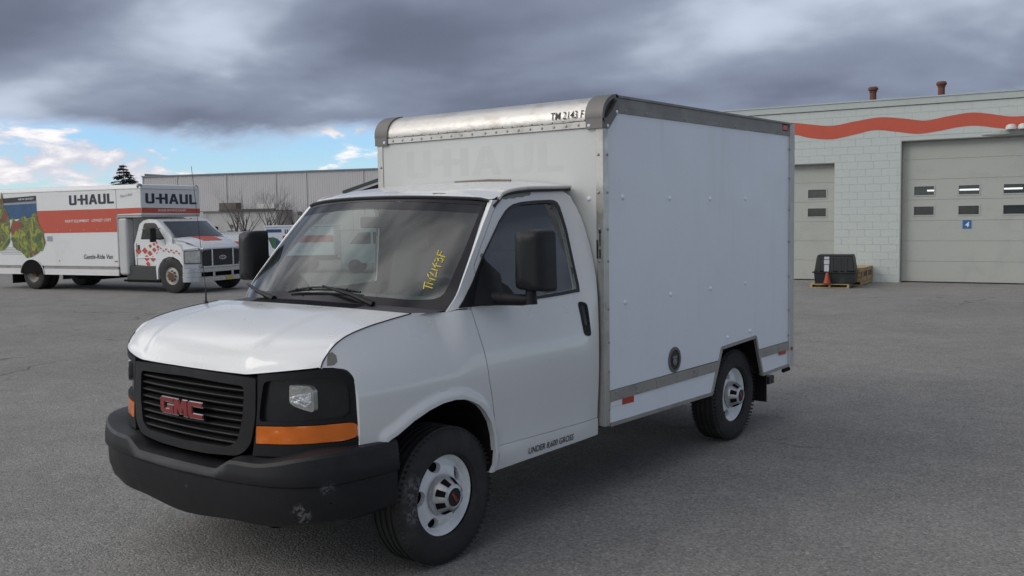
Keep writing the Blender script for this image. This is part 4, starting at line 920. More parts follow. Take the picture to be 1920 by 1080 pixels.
# --- grille
def gr(x, z): return (x, yf(x, z)-.004, z)
GO = round_poly([(-.538,1.092),(-.30,1.100),(0,1.102),(.30,1.100),(.538,1.092),(.540,.90),(.515,.765),(.44,.706),(.2,.690),(0,.688),(-.2,.690),(-.44,.706),(-.515,.765),(-.540,.90)], [.01,0,0,0,.01,.03,.05,.06,0,0,0,.06,.05,.03])
GI = round_poly([(-.462,1.050),(0,1.062),(.462,1.050),(.458,.90),(.425,.775),(.36,.742),(0,.734),(-.36,.742),(-.425,.775),(-.458,.90)], [.03,0,.03,.02,.03,.03,0,.03,.03,.02])
gril = lift('grille', GO[::-1], gr, BPL, G, holes=[GI], step=.045, skirt=lambda x, z: (0,.055,0))
lift('grille_back', offset_poly(GI, .01)[::-1], lambda x, z: (x, yf(x, z)+.06, z), UND, gril, step=.08)
for k in range(8):
    z = 1.024-k*.0372; hw = .458 if z > .9 else lerp(.458, .418, (.9-z)/.14)
    b = MB(); pr = [(.034,-.010),(.006,-.007),(0,0),(.003,.005),(.034,.012)]
    b.grid(lambda x, j: (x, yf(x, z)+.006+pr[j][0], z+pr[j][1]), lin(-hw, hw, 25), range(5)); b.build('grille_bar', BPL, gril, ang=25)
LG = [(1,1),(.12,1),(0,.88),(0,.12),(.12,0),(1,0),(1,.56),(.52,.56),(.52,.38),(.70,.38),(.70,.26),(.28,.26),(.28,.74),(1,.74)]
LM = [(0,0),(0,1),(.34,1),(.5,.62),(.66,1),(1,1),(1,0),(.74,0),(.74,.50),(.58,.12),(.42,.12),(.26,.50),(.26,0)]
LC = [(1,1),(.12,1),(0,.88),(0,.12),(.12,0),(1,0),(1,.26),(.28,.26),(.28,.74),(1,.74)]
em = MB(); ec = MB()
for P, x0, w in ((LG, -.187, .122), (LM, -.058, .116), (LC, .066, .120)):
    Q = [(x0+x*w, .862+z*.082) for x, z in P]
    f = lambda x, z, h: (x, yf(x, .9)-.012-h, z)
    prism(em, Q, f, .019); prism(ec, offset_poly(Q, .0050), f, .014)
e_ = em.build('emblem', GMCR, gril, smooth=False); ec.build('emblem_rim', CHR, gril, smooth=False)
# --- lamp bezels, lamps
BZ = round_poly([(.548,1.112),(.72,1.130),(.85,1.146),(.915,1.144),(.938,1.10),(.949,1.0),(.951,.86),(.947,.752),(.86,.735),(.70,.722),(.525,.716),(.540,.82),(.550,.95)], [.004,0,0,.03,.02,0,0,.008,0,0,.008,0,0])
RC = round_poly([(.585,1.080),(.72,1.100),(.912,1.106),(.930,1.05),(.932,.93),(.915,.905),(.74,.888),(.562,.885),(.566,.96)], .022)
AM = round_poly([(.548,.862),(.70,.868),(.86,.876),(.940,.880),(.943,.806),(.92,.795),(.76,.785),(.548,.778)], [.006,0,0,.02,.02,.01,0,.006])
LN = round_poly([(.716,1.068),(.800,1.066),(.818,1.046),(.820,.948),(.812,.938),(.735,.968),(.716,.985)], .012)
for mi in (False, True):
    bz = lift('lamp_bezel', BZ, lambda x, z: (x, yf(x, z)-.002, z), BPL, G, holes=[RC, offset_poly(AM, .004)], step=.03, skirt=lambda x, z: (-.012,.035,0), mirror=mi)
    lift('bezel_recess', offset_poly(RC, .006), lambda x, z: (x-.004, yf(x, z)+.024, z), GBL, bz, holes=[LN], step=.03, mirror=mi)
    lift('turn_signal', AM, lambda x, z: (x, yf(x, z)-.003+.002*math.sin(x*260), z), AMB, bz, step=.02, skirt=lambda x, z: (0,.03,0), mirror=mi)
    lift('headlight', LN, lambda x, z: (x, yf(x, z)+.002, z), LENS, bz, step=.015, skirt=lambda x, z: (0,.025,0), mirror=mi)
for mi in (False, True):
    lift('lamp_reflector', [(.722,1.010),(.75,1.022),(.78,1.030),(.812,1.034),(.812,.985),(.79,.962),(.765,.976),(.735,.984),(.722,.992)][::-1], lambda x, z: (x, yf(x, z)-.0005, z), mat('reflector_silver', (.62,.62,.64), .12, metal=.9, var=.3, vs=30, bump=.9, bs=45), [o for o in G.children if o.name.startswith('lamp_bezel')][1 if mi else 0], step=.02, mirror=mi)
# --- bumper
BPN = [(-1.005,-.40),(-1.01,-.50),(-1.0,-.62),(-.975,-.74),(-.93,-.835),(-.86,-.905),(-.76,-.957),(-.60,-.995),(-.40,-1.016),(-.2,-1.024),(0,-1.026)]
BPN = cr(BPN+[(-x, y) for x, y in BPN[::-1][1:]], 4)
def btop(x, y):
    a = abs(x); t = lerp(.640, .700, sstep(.33, .47, a)); return t+.058*sstep(.6, 1.0, a) if y < -.7 else .758
def bump(i, j):
    x, y = BPN[i]; a, c = BPN[max(i-1, 0)], BPN[min(i+1, len(BPN)-1)]; d = Vector((c[0]-a[0], c[1]-a[1])).normalized(); nx, ny = d.y, -d.x
    zt = btop(x, y); zc = .590+.02*abs(x); s = abs(x)
    zb = .372+.03*sstep(.55,.95,s)-.03*(1-sstep(.0,.45,s))
    pf = [(-.13,zt+.012),(-.05,zt+.008),(-.012,zt+.002),(0,zt-.014),(.006,lerp(zt,zc,.5)),(.009,zc+.010),(.006,zc+.002),(-.006,zc-.006),(-.010,.5),(-.030,.43),(-.055,zb+.015),(-.09,zb),(-.2,zb-.012)]
    o, z = pf[j]
    if y > -.66: o = max(o, -.10)
    return (x+nx*o*1.0, y+ny*o, z)
b = MB(); b.grid(bump, range(len(BPN)), range(13)); bp = b.build('bumper', BMP, G, ang=26)
MB().grid(lambda x, k: (x, [-.955,-.88,-.80][k], [.44,.350,.335][k]-.012*math.cos(x*5)), lin(-.62,.62,21), range(3)).build('air_dam', UND, G)
# scuff on the bumper corner
def onb(x0, z):  # bumper surface x->y on the front curve
    best = min(range(len(BPN)), key=lambda i: abs(BPN[i][0]-x0)+(0 if BPN[i][1] < -.7 else 9)); i = best if BPN[best][0] <= x0 else best-1
    a, c = BPN[i], BPN[i+1]; t = (x0-a[0])/(c[0]-a[0]) if c[0] != a[0] else 0; return a[1]+(c[1]-a[1])*t
# --- windshield, frit, cowl
def wsf(d): 
    def f(u, t): p = ws(u, t); return (p[0], p[1]-d*.7, p[2]+d*.7)
    return f
WSO = [(-1,0),(-1,.5),(-.985,.975),(-.6,1),(0,1),(.6,1),(.985,.975),(1,.5),(1,0),(.5,0),(0,0),(-.5,0)]
WSI = round_poly([(-.955,.10),(-.968,.5),(-.968,.94),(0,.965),(.968,.94),(.958,.5),(.935,.095),(.77,.075),(0,.075),(-.77,.075)], [.08,0,.03,0,.03,0,.09,0,0,0])
wsh = lift('windshield', WSO[::-1], wsf(0), GLS, G, step=.06)
lift('windshield_border', WSO[::-1], wsf(.0025), FRIT, wsh, holes=[WSI[::-1]], step=.05)
TINT = glass_mat('tint_band', (.34,.33,.38), .5)
lift('sun_band', [(-.966,.855),(-.968,.938),(0,.963),(.968,.938),(.966,.855),(0,.875)][::-1], wsf(.0012), TINT, wsh, step=.05)
b = MB(); b.tube([wsf(.006)(u, 1.0 if abs(u) < .95 else .985) for u in lin(-1.0,1.0,33)], .010, 6); b.build('windshield_gasket', SEAL, wsh)
b = MB()
for P in [[(0.799, 0.226), (0.81, 0.168)], [(0.805, 0.195), (0.859, 0.182)], [(0.853, 0.211), (0.815, 0.22), (0.834, 0.239), (0.813, 0.26), (0.858, 0.248)], [(0.811, 0.266), (0.796, 0.291), (0.806, 0.305), (0.831, 0.288), (0.853, 0.268), (0.845, 0.314)], [(0.805, 0.332), (0.849, 0.325)], [(0.799, 0.38), (0.829, 0.342), (0.823, 0.383)], [(0.814, 0.362), (0.858, 0.357)], [(0.808, 0.392), (0.805, 0.417), (0.82, 0.421), (0.829, 0.397)], [(0.829, 0.397), (0.824, 0.419), (0.84, 0.428), (0.856, 0.409), (0.853, 0.387)], [(0.861, 0.436), (0.802, 0.453)], [(0.804, 0.452), (0.801, 0.49)], [(0.823, 0.447), (0.825, 0.479)]]:
    b.tube([wsf(.0025)(u, t) for u, t in P], .0037, 5)
b.build('yellow_number', YEL, wsh)
b = MB(); hr = lambda u: (u*.846, hood(u, 0)[1]-.01, hood(u, 0)[2]-.016)
b.grid(lambda u, k: tuple(lerp(a, c, k) for a, c in zip(hr(u), wsf(.004)(u, .012))), us, [0,.35,.7,1]); cowl = b.build('cowl', mat('cowl_plastic', (.060,.058,.062), .6, var=.15), G)
b = MB()
for i in range(56):
    u = -.52+i*.019; p = Vector(hr(u)); q = Vector(wsf(.004)(u, .012)); a = p.lerp(q, .12); c = p.lerp(q, .85)
    if .12 < abs(u-.05) or True: b.box((min(a.x,c.x)-.0022, a.y, a.z+.002), (max(a.x,c.x)+.0022, a.y+.001, a.z+.006)); b.tube([a+Vector((0,0,.004)), c+Vector((0,0,.004))], .0030, 4)
b.build('cowl_louvre', SEAL, cowl, smooth=False)
# --- wipers
for (P, arm, pk) in ((((-.22,.058),(0.0,.083),(.20,.092),(.429,.090)), ((.13,.095),(.42,.036),(.592,-.012)), .60), (((-1.0,.125),(-.90,.105),(-.65,.055),(-.385,.004)), ((-.80,.09),(-.594,.032),(-.306,-.020)), -.3)):
    w = MB(); pts = [wsf(.018)(u, t) for u, t in cr(P, 4)]; w.tube(pts, .0065, 6)
    top = [Vector(wsf(.040)(u, t)) for u, t in cr(P, 4)]; nn = len(top)
    w.tube([tuple(Vector(pts[i]).lerp(top[i], math.sin(PI*i/(nn-1)))) for i in range(nn)], .0055, 6)
    for k in (2, nn//3, 2*nn//3, nn-3): w.tube([pts[k], tuple(Vector(pts[k]).lerp(top[k], .9))], .008, 6)
    wp = w.build('wiper', SEAL, G)
    a = MB(); a.tube([wsf(.045)(*arm[0]), wsf(.05)(*arm[1]), wsf(.035)(*arm[2])], [.006,.013,.019], 8); a.build('wiper_arm', BPL, wp)
# antenna
b = MB(); ax, ay, az = -.805, -.25, 1.338
b.tube([(ax,ay,az),(ax,ay,az+.028)], [.022,.010], 10); b.tube([(ax,ay,az+.02),(ax-.002,ay+.004,az+.10)], [.007,.004], 8); b.tube([(ax-.002,ay+.004,az+.10),(ax-.045,ay-.036,az+.86)], .0016, 5)
b.build('antenna', SEAL, G)
# --- roof
def roof(u, v):
    t = (v)/1.0; yf0 = lerp(.45, .605, abs(u)**2.4); y1 = 1.44; y = lerp(yf0, y1, v)
    zc = lerp_tab([(.42,1.975),(.50,2.006),(.62,2.035),(.8,2.062),(1.0,2.082),(1.3,2.098),(1.45,2.10)], y+.0)
    xe = xs(min(max(y,.62),1.44), lerp_tab([(.60,1.955),(.7,1.992),(.85,2.02),(1.1,2.034),(1.45,2.040)], y), False)
    ze = lerp_tab([(.60,1.957),(.7,1.992),(.85,2.020),(1.1,2.034),(1.45,2.042)], y)
    a = abs(u); x = u*(xe+.002)
    z = ze+(zc-ze)*(1-a**3.2)
    if v < .001: x = u*(wse(1)[0]); y = lerp(.45,.605,a**2.4); z = 1.985+(1.957-1.985)*a**2.2+.004
    return (x, y, z)
b = MB(); vs_ = [0,.02,.05,.09,.14,.2,.28,.38,.5,.65,.8,.93,1]
b.grid(roof, lin(-1,1,49), vs_); e = [roof(u, 1) for u in lin(-1,1,49)]; b.add(e+[(x, y, z-.1) for x, y, z in e], [(i, i+1, 50+i, 49+i) for i in range(48)])
b.build('cab_roof', WP, G, ang=50)
lift('paint_chip', [(.42,2.009),(.44,2.014),(.46,2.010),(.50,2.011),(.52,2.006),(.49,2.003),(.46,2.005),(.44,2.002)], lambda x, z: (x, roof(x/.8, (z-2.0)*2.2+.01)[1], roof(x/.8, (z-2.0)*2.2+.01)[2]+.0025), PRIM, G, step=.02)
b = MB(); b.tube([(-.1,1.30,2.102),(.2,1.31,2.106),(.38,1.32,2.098)], .008, 6); b.build('roof_trim_strip', mat('sealant', (.22,.19,.15), .8, var=.3, vs=20), G)
# --- cab interior
b = MB(); prism(b, [(-.93,.5),(.93,.5),(.93,1.3),(.87,1.6),(.80,1.85),(.74,1.98),(-.74,1.98),(-.80,1.85),(-.87,1.6),(-.93,1.3)], lambda x, z, h: (x, 1.36+h, z), .02); b.build('cab_back_wall', DARK, G, smooth=False)
MB().grid(lambda u, v: (roof(u, v)[0]*.97, roof(u, v)[1], roof(u, v)[2]-.035), lin(-1,1,15), [.03,.3,.6,.95]).build('headliner', mat('headliner_grey', (.10,.10,.105), .9), G)
b = MB(); dp = [(-.02,1.36),(.10,1.385),(.25,1.40),(.36,1.40),(.42,1.375),(.44,1.30),(.42,1.10)]
b.grid(lambda x, j: (x, dp[j][0]+.16*(abs(x)/.86)**2, dp[j][1]-.02*(abs(x)/.86)**2), lin(-.87,.87,23), range(7)); b.build('dashboard', DASH, G)
MB().box((-.9,.30,.42),(.9,1.40,.60)).build('cab_floor', UND, G, smooth=False)
def seat(x):
    b = MB(); b.grid(lambda u, j: (x+u*.25, *[(.68,.95),(.66,1.02),(.80,1.06),(1.08,1.02),(1.17,1.05),(1.25,1.45),(1.30,1.62),(1.36,1.63),(1.36,1.0)][j]), [-1,-.92,-.6,0,.6,.92,1], range(9)); o = b.build('seat', SEATM, G, ang=60)
    h = MB(); h.grid(lambda u, j: (x+u*.13, *[(1.27,1.64),(1.26,1.70),(1.27,1.79),(1.31,1.82),(1.36,1.80),(1.37,1.66)][j]), [-1,-.8,0,.8,1], range(6)); h.build('headrest', SEATM, o, ang=60)
seat(.46); seat(-.46)
b = MB(); c = Vector((.44,.52,1.33)); ax1 = Vector((1,0,0)); ax2 = Vector((0,.42,.90)).normalized()
b.tube([c+(ax1*math.cos(t)+ax2*math.sin(t))*.19 for t in [2*PI*k/32 for k in range(33)]], .015, 8); b.tube([c-ax1*.18, c, c+ax1*.18], .018, 8); b.tube([c, c+Vector((0,-.14,-.10))], .035, 8)
b.build('steering_wheel', SEAL, G)
b = MB(); b.box((-.12,.42,1.80),(.12,.44,1.87)); b.build('rear_view_mirror', SEAL, G, bevel=.01)
# --- side mirrors
def mirror(mi):
    sg = -1 if mi else 1
    bx = round_poly([(1.085,1.795),(1.265,1.785),(1.272,1.452),(1.255,1.440),(1.075,1.455)], .035)
    b = MB(); pr = [(0,.0,0),(-.012,.012,0),(-.02,.05,.0),(-.016,.075,0)]
    # housing: rounded front shell toward the front (-y)
    C0 = Vector((1.19,.38,1.615)) if mi else Vector((1.175,.50,1.615)); rings = [(1.0,.10),(1.0,.02),(.97,-.02),(.86,-.05),(.60,-.065),(.2,-.07)]
    P0 = round_poly([(-.082,.175),(.084,.168),(.090,-.160),(.080,-.175),(-.085,-.168)], .035, 5); V = []; F = []; n = len(P0)
    for s, d in rings:
        for x, z in P0: V.append((sg*(C0.x+x*s), C0.y+d+x*.10, C0.z+z*(s*.5+.5 if s < .9 else s)))
    for i in range(len(rings)-1):
        for k in range(n): F.append((i*n+k, i*n+(k+1)%n, (i+1)*n+(k+1)%n, (i+1)*n+k))
    F.append(tuple((len(rings)-1)*n+k for k in range(n))); F.append(tuple(range(n)))
    b.add(V, F); mr_ = b.build('side_mirror', BMP, G, ang=50)
    q = MB(); q.add([(sg*(C0.x+x*.92), C0.y+.103+x*.10, C0.z+z*.94) for x, z in P0], [tuple(range(n))]); q.build('mirror_glass', CHR, mr_)
    a = MB(); a.tube([(sg*.90,.36,1.405),(sg*1.0,.42,1.40),(sg*1.12,.48,1.395),(sg*1.165,.50,1.40)], [.045,.036,.032,.030], 10); a.tube([(sg*1.165,.50,1.372),(sg*1.165,.50,1.46)], [.036,.03], 10)
    V = [(sg*x, y, z) for x, y, z in [(.90,.24,1.37),(.90,.60,1.37),(.90,.56,1.53),(.90,.42,1.62),(1.0,.34,1.375),(1.0,.50,1.375),(.97,.47,1.45),(.95,.42,1.50)]]
    a.add(V, [(0,1,5,4),(1,2,6,5),(2,3,7,6),(3,0,4,7),(4,5,6,7)]); a.build('mirror_arm', BPL, mr_, ang=50)
mirror(False); mirror(True)
# --- wheels
def tyre_prof(R, w, rin):
    h = w/2; p = [(-h*.80,rin),(-h*.98,rin+.018),(-h,rin+.055),(-h*.97,R-.055),(-h*.86,R-.018),(-h*.78,R-.006)]
    t = []
    for k in range(5):
        a = -h*.72+k*h*.36; t += [(a-h*.13, R),(a+h*.05, R),(a+h*.055, R-.008),(a+h*.17, R-.008)]
    return p+t[:-2]+[(h*.78,R-.006),(h*.86,R-.018),(h*.97,R-.055),(h,rin+.055),(h*.98,rin+.018),(h*.80,rin)]
def rimx(r):
    return lerp_tab([(0,.0),(.085,.0),(.10,-.012),(.125,-.006),(.155,-.010),(.180,-.026),(.192,-.030),(.200,-.012),(.206,.008),(.2225,.012)], r)
def wheel(xc, y, sg=1, parent=G, R=.372, rr=.218, w=.225, proto=None):
    root = MB(); outer = xc-w/2
    root.lathe_x([(sg*a, r) for a, r in tyre_prof(R, w, rr)], (sg*outer, y, R), 64); tw = root.build('wheel', RUB, parent, ang=28)
    td = MB(); hh = w/2
    for k in range(72):
        t = 2*PI*k/72
        for s_, ph in ((-.80, 0), (.80, .5)):
            t2 = t+ph*2*PI/72; x0 = outer*sg+s_*hh*sg
            td.add([(x0+a*.022, y+(R-.012+h_)*math.cos(t2+q), R+(R-.012+h_)*math.sin(t2+q)) for a, q, h_ in ((-1,-.020,0),(1,-.020,.004),(1,.020,.004),(-1,.020,0))], [(0,1,2,3)])
    td.build('tread_blocks', TRD, tw, smooth=False)['kind'] = 'stuff'
    hole = []
    for k in range(5):
        a = PI/2+2*PI*k/5+.30; pts = [(.128,-.14),(.140,-.27),(.165,-.30),(.182,-.16),(.184,.08),(.172,.20),(.150,.16),(.133,.04)]
        hole.append([(r*math.cos(a+q), r*math.sin(a+q)) for r, q in cr(pts, 3, True)])
    circ = [(rr*math.cos(2*PI*k/56), rr*math.sin(2*PI*k/56)) for k in range(56)]
    rx = xc-.045
    ri = lift('rim', circ, lambda a, c: (sg*(rx+rimx(math.hypot(a, c))), y+a, R+c), STEEL, tw, holes=hole, step=.014, skirt=lambda a, c: (-sg*.03,0,0), ang=60)
    MB().lathe_x([(sg*(rx-.05),.0),(sg*(rx-.05),.214),(sg*(rx-.01),.216)], (0, y, R), 32).build('rim_barrel', UND, tw)
    hb = MB(); hb.lathe_x([(sg*q[0], q[1]) for q in [(0,.108),(.016,.108),(.032,.101),(.080,.072),(.089,.063),(.091,.052),(.087,.048)]], (sg*rx, y, R), 40); hc = hb.build('hub_cap', HUB, tw, ang=40)
    sl_ = MB()
    for k in range(8):
        a = 2*PI*(k+.5)/8
        f = lambda s_, q: (sg*(rx+lerp(.034,.080,s_)+.0035), y+lerp(.100,.0725,s_)*math.cos(a+q), R+lerp(.100,.0725,s_)*math.sin(a+q))
        sl_.grid(f, lin(0,1,3), lin(-.20,.20,4))
    sl_.build('hub_slot', UND, hc)
    MB().lathe_x([(0,.0),(0,.050)], (sg*(rx+.0885), y, R), 24).build('hub_disc', GBL, hc)
    d = MB(); d.box((sg*(rx+.0905)-.0015, y-.032, R-.009), (sg*(rx+.0905)+.0015, y+.032, R+.009)); mb_ = d.build('hub_badge', GMCR, hc, smooth=False)
    for v in mb_.data.vertices:
        a = .95; dy, dz = v.co.y-y, v.co.z-R; v.co.y = y+dy*math.cos(a)+dz*math.sin(a); v.co.z = R-dy*math.sin(a)+dz*math.cos(a)
    return tw
XW = .957+.045; 
wheel(XW-.03, 0); wheel(XW-.06, 3.53); wheel(XW-.03, 0, -1); wheel(XW-.06, 3.53, -1)
# brown stain on the front tyre wall is dirt of the rubber material
# --- box body
XB, YB, YR = 1.022, 1.454, 4.49
panel = [(1.516,.718),(1.516,2.428),(1.612,2.515),(4.40,2.515),(4.40,.725),(3.792,.722),(3.732,.835),(3.118,.812),(3.078,.722)]
side = lambda d: (lambda y, z: (XB+d, y, z))
for mi in (False, True):
    sg = -1 if mi else 1
    lift('side_panel', panel[::-1], side(-.004), WPS, G, step=2, skirt=inx(.03), mirror=mi)
    sk = [(1.516,.492),(1.516,.642),(3.045,.645),(2.950,.478)]; lift('skirt_panel', sk, side(-.006), WPS, G, step=2, skirt=inx(.03), mirror=mi)
    sk = [(3.872,.50),(3.828,.648),(4.40,.650),(4.40,.51)]; lift('skirt_panel', sk, side(-.006), WPS, G, step=2, skirt=inx(.03), mirror=mi)
    sgs = [1.516,1.587,1.855,2.112,2.40,2.667,2.931,3.075]
    for a, c in zip(sgs[:-1], sgs[1:]): lift('rail_segment', [(a+.002,.642),(a+.002,.716),(c-.002,.716) if c < 3.07 else (c,.716),(c-.002,.642) if c < 3.07 else (c-.035,.642)], side(0), ALUD, G, step=2, skirt=inx(.03), mirror=mi)
    sgs = [3.80,3.941,4.194,4.40]
    for a, c in zip(sgs[:-1], sgs[1:]): lift('rail_segment', [(a+.002+(.025 if a < 3.9 else 0),.646),(a+.002,.720),(c-.002,.720),(c-.002,.646)], side(0), ALUD, G, step=2, skirt=inx(.03), mirror=mi)
    b = MB()
    for a, c in (((2.950,.478),(3.118,.812)),((3.118,.812),(3.732,.835)),((3.732,.835),(3.872,.50)),((1.52,.492),(2.950,.478)),((3.872,.50),(4.40,.51))):
        d = Vector((0, c[0]-a[0], c[1]-a[1])).normalized(); nn = Vector((0, -d.z, d.y)); p0 = Vector((0,*a)); p1 = Vector((0,*c)); w = .012
        V = []
        for p in (p0, p1):
            for xx, s_ in ((XB-.02,-1),(XB+.004,-1),(XB+.004,1),(XB-.02,1)): V.append((sg*xx, (p+nn*w*s_).y, (p+nn*w*s_).z))
        b.add(V, [(0,1,5,4),(1,2,6,5),(2,3,7,6),(3,0,4,7),(0,3,2,1),(4,5,6,7)])
    b.build('edge_trim', ALUD, G, smooth=False)
    # posts and top rail
    b = MB(); b.box((sg*.968, YB, .49) if sg > 0 else (-XB-.004, YB, .49), (XB+.004, 1.512, 2.415) if sg > 0 else (-.968, 1.512, 2.415)); b.build('corner_post', ALU, G, bevel=.004)
    b = MB(); x0, x1 = sorted((sg*(XB-.04), sg*(XB+.004))); b.box((x0, 1.614, 2.516), (x1, 4.40, 2.552)); b.box((x0, 1.60, 2.553), (x1-.003*sg if sg > 0 else x1, 4.25, 2.612)); b.box((x0, 1.60, 2.613), (sorted((sg*(XB-.04), sg*(XB+.012)))[1], 4.44, 2.628)); b.build('top_rail', mat('rail_anodised', (.24,.225,.215), .5, metal=.45, var=.1, vs=4, dirt=(.15,.14,.13), dirt_amt=.5), G, smooth=False)
    b = MB(); b.box(tuple(sorted((sg*.92, sg*(XB+.014)))[0:1])+(4.402,.50), tuple(sorted((sg*.92, sg*(XB+.014)))[1:2])+(4.49,2.62)); b.build('rear_post', mat('rear_post_paint', (.47,.48,.47), .5, metal=.2, var=.08, dirt=(.33,.34,.34), dirt_amt=.4), G, bevel=.008)
    # marker lamp in the rear of the rail, reflectors
    b = MB(); x0, x1 = sorted((sg*(XB-.03), sg*(XB-.002))); b.box((x0,4.27,2.556),(x1,4.385,2.61)); b.build('marker_lamp', REDR, G, bevel=.008)
    b = MB(); x0, x1 = sorted((sg*(XB-.001), sg*(XB+.0025)))
    for y0, y1, z0, z1 in ((1.60,1.685,.628,.641),): pass
    lift('reflector_white', [(1.525,.612),(1.525,.640),(1.665,.640),(1.665,.606)], side(-.002), WHT, G, step=2, mirror=mi)
    lift('reflector_red', [(1.668,.600),(1.668,.643),(1.815,.641),(1.815,.598)], side(-.002), REDR, G, step=2, mirror=mi)
    lift('reflector_red', [(4.20,.622),(4.20,.655),(4.345,.652),(4.345,.620)][::1], side(.003), REDR, G, step=2, mirror=mi)
    lift('reflector_red', [(4.415,.640),(4.415,.672),(4.465,.670),(4.465,.638)], side(.017), REDR, G, step=2, mirror=mi)
    # rivets and bolts, one by one
    rv = [(1.691,1.973),(2.31,1.968),(2.925,1.967),(3.533,1.969),(1.714,1.280),(2.32,1.289),(2.932,1.289),(3.536,1.291),(3.221,.883),(3.627,.892)]
    proto = MB().dome((0,0,0),(sg,0,0),.018,.8).build('rivet', WPS, G); first = True
    def put(pr, loc):
        global first
        o = pr if first else pr.copy()
        if not first: COL.objects.link(o)
        first = False; o.location = loc
    for y, z in rv: put(proto, (sg*(XB-.004), y, z))
    first = True; proto = MB().dome((0,0,0),(sg,0,0),.010,.7).build('bolt', ALUD, G)
    for z in (2.243,2.002,1.767,1.562,1.252,1.037,.846,.60): put(proto, (sg*(XB+.004),1.500,z))
    for k in range(10): put(proto, (sg*(XB+.004),1.72+k*.27,2.533))
    for z in (2.40,2.15,1.88,1.6,1.3,1.0,.78): put(proto, (sg*(XB+.004),4.394,z))
    for y in (1.587,1.855,2.112,2.40,2.667,2.931,3.941,4.194): put(proto, (sg*XB,y,.660)); put(proto, (sg*XB,y,.700))
    first = True; proto = MB().dome((0,0,0),(0,-1,0),.011,.7).build('bolt', ALUD, G)
    for z in (2.243,2.003,1.768,1.563): put(proto, (sg*.988,YB,z))
    for k in range(10): put(proto, (sg*(.06+k*.098),1.448,2.437))
# fuel filler (driver side)
FC = lambda r, n=28: [(2.37+r*.95*math.cos(2*PI*k/n), .815+r*math.sin(2*PI*k/n)) for k in range(n)]
ff = lift('fuel_filler', FC(.092)[::-1], side(.004), mat('filler_ring', (.13,.13,.135), .5, metal=.3), G, holes=[FC(.072)], step=.03, skirt=inx(.03))
lift('filler_cup', FC(.075)[::-1], side(-.0015), GBL, ff, step=.04)
MB().lathe_x([(0,.028),(.006,.026),(.008,0)], (XB,2.37,.80), 16).build('fuel_cap', mat('fuel_cap_grey', (.16,.16,.17), .45), ff)
MB().box((XB-.001,2.34,.828),(XB+.006,2.40,.842)).build('cap_grip', mat('fuel_cap_grey', (.2,.2,.2)), ff, smooth=False)
# front wall, flashing, rounded nose cap
b = MB(); b.box((-.967,YB+.006,.55),(.967,YB+.03,2.416)); b.build('front_panel', FRP, G, smooth=False)
logo('ghost_lettering', GHOST, G, (-.72,YB+.006,2.150), (1,0,0), (0,0,1), 1.43, .20, .0006)
b = MB()
for z in (1.964,): b.dome((.909,YB+.006,z),(0,-1,0),.016,.6)
b.build('panel_bolt', WPS, G)
b = MB(); b.box((-.93,1.446,2.418),(.93,1.474,2.458)); b.build('flashing', ALU, G, bevel=.002)
nose = [(1.450,2.452),(1.446,2.475),(1.450,2.51),(1.465,2.545),(1.492,2.578),(1.530,2.603),(1.575,2.620),(1.62,2.628)]
b = MB(); rnd = random.Random(3)
b.grid(lambda x, i: (x, cr(nose,3)[i][0]+rnd.uniform(-.0006,.0006), cr(nose,3)[i][1]+rnd.uniform(-.0006,.0006)), lin(-.935,.935,90), range(len(cr(nose,3)))); 
nc = b.build('nose_cap', mat('nose_aluminium', (.60,.575,.54), .40, metal=.65, var=.07, vs=5, bump=.35, bs=22, dirt=(.36,.31,.26), dirt_amt=.45, dirt_scale=4), G, ang=60)
b = MB()
for k in range(22): b.dome((-.89+k*.0848,1.4475,2.466+.003*math.sin(k*2.1)),(0,-1,.1),.0055,.6)
b.build('cap_rivets', mat('rivet_dark', (.12,.11,.10), .7), nc)
rg = MB(); pts = [(x, 1.449, 2.4585+.0025*math.sin(x*17)+.0018*math.sin(x*41)) for x in lin(-.93,.93,60)]; rg.tube(pts, .0035, 5); rg.build('sealant_bead', mat('old_sealant', (.10,.085,.07), .85, var=.3, vs=20), nc)
t = text_mesh('cap_lettering', 'TM 2143 F', .050, INK, nc, (.622,1.44,2.484), (1,0,0), (0,0,1), bold=.004, width=.262)
for v in t.data.vertices:
    z = v.co.z; v.co.y = lerp_tab([(2.45,1.4475),(2.475,1.4445),(2.51,1.4485),(2.545,1.4635)], z)-.0055
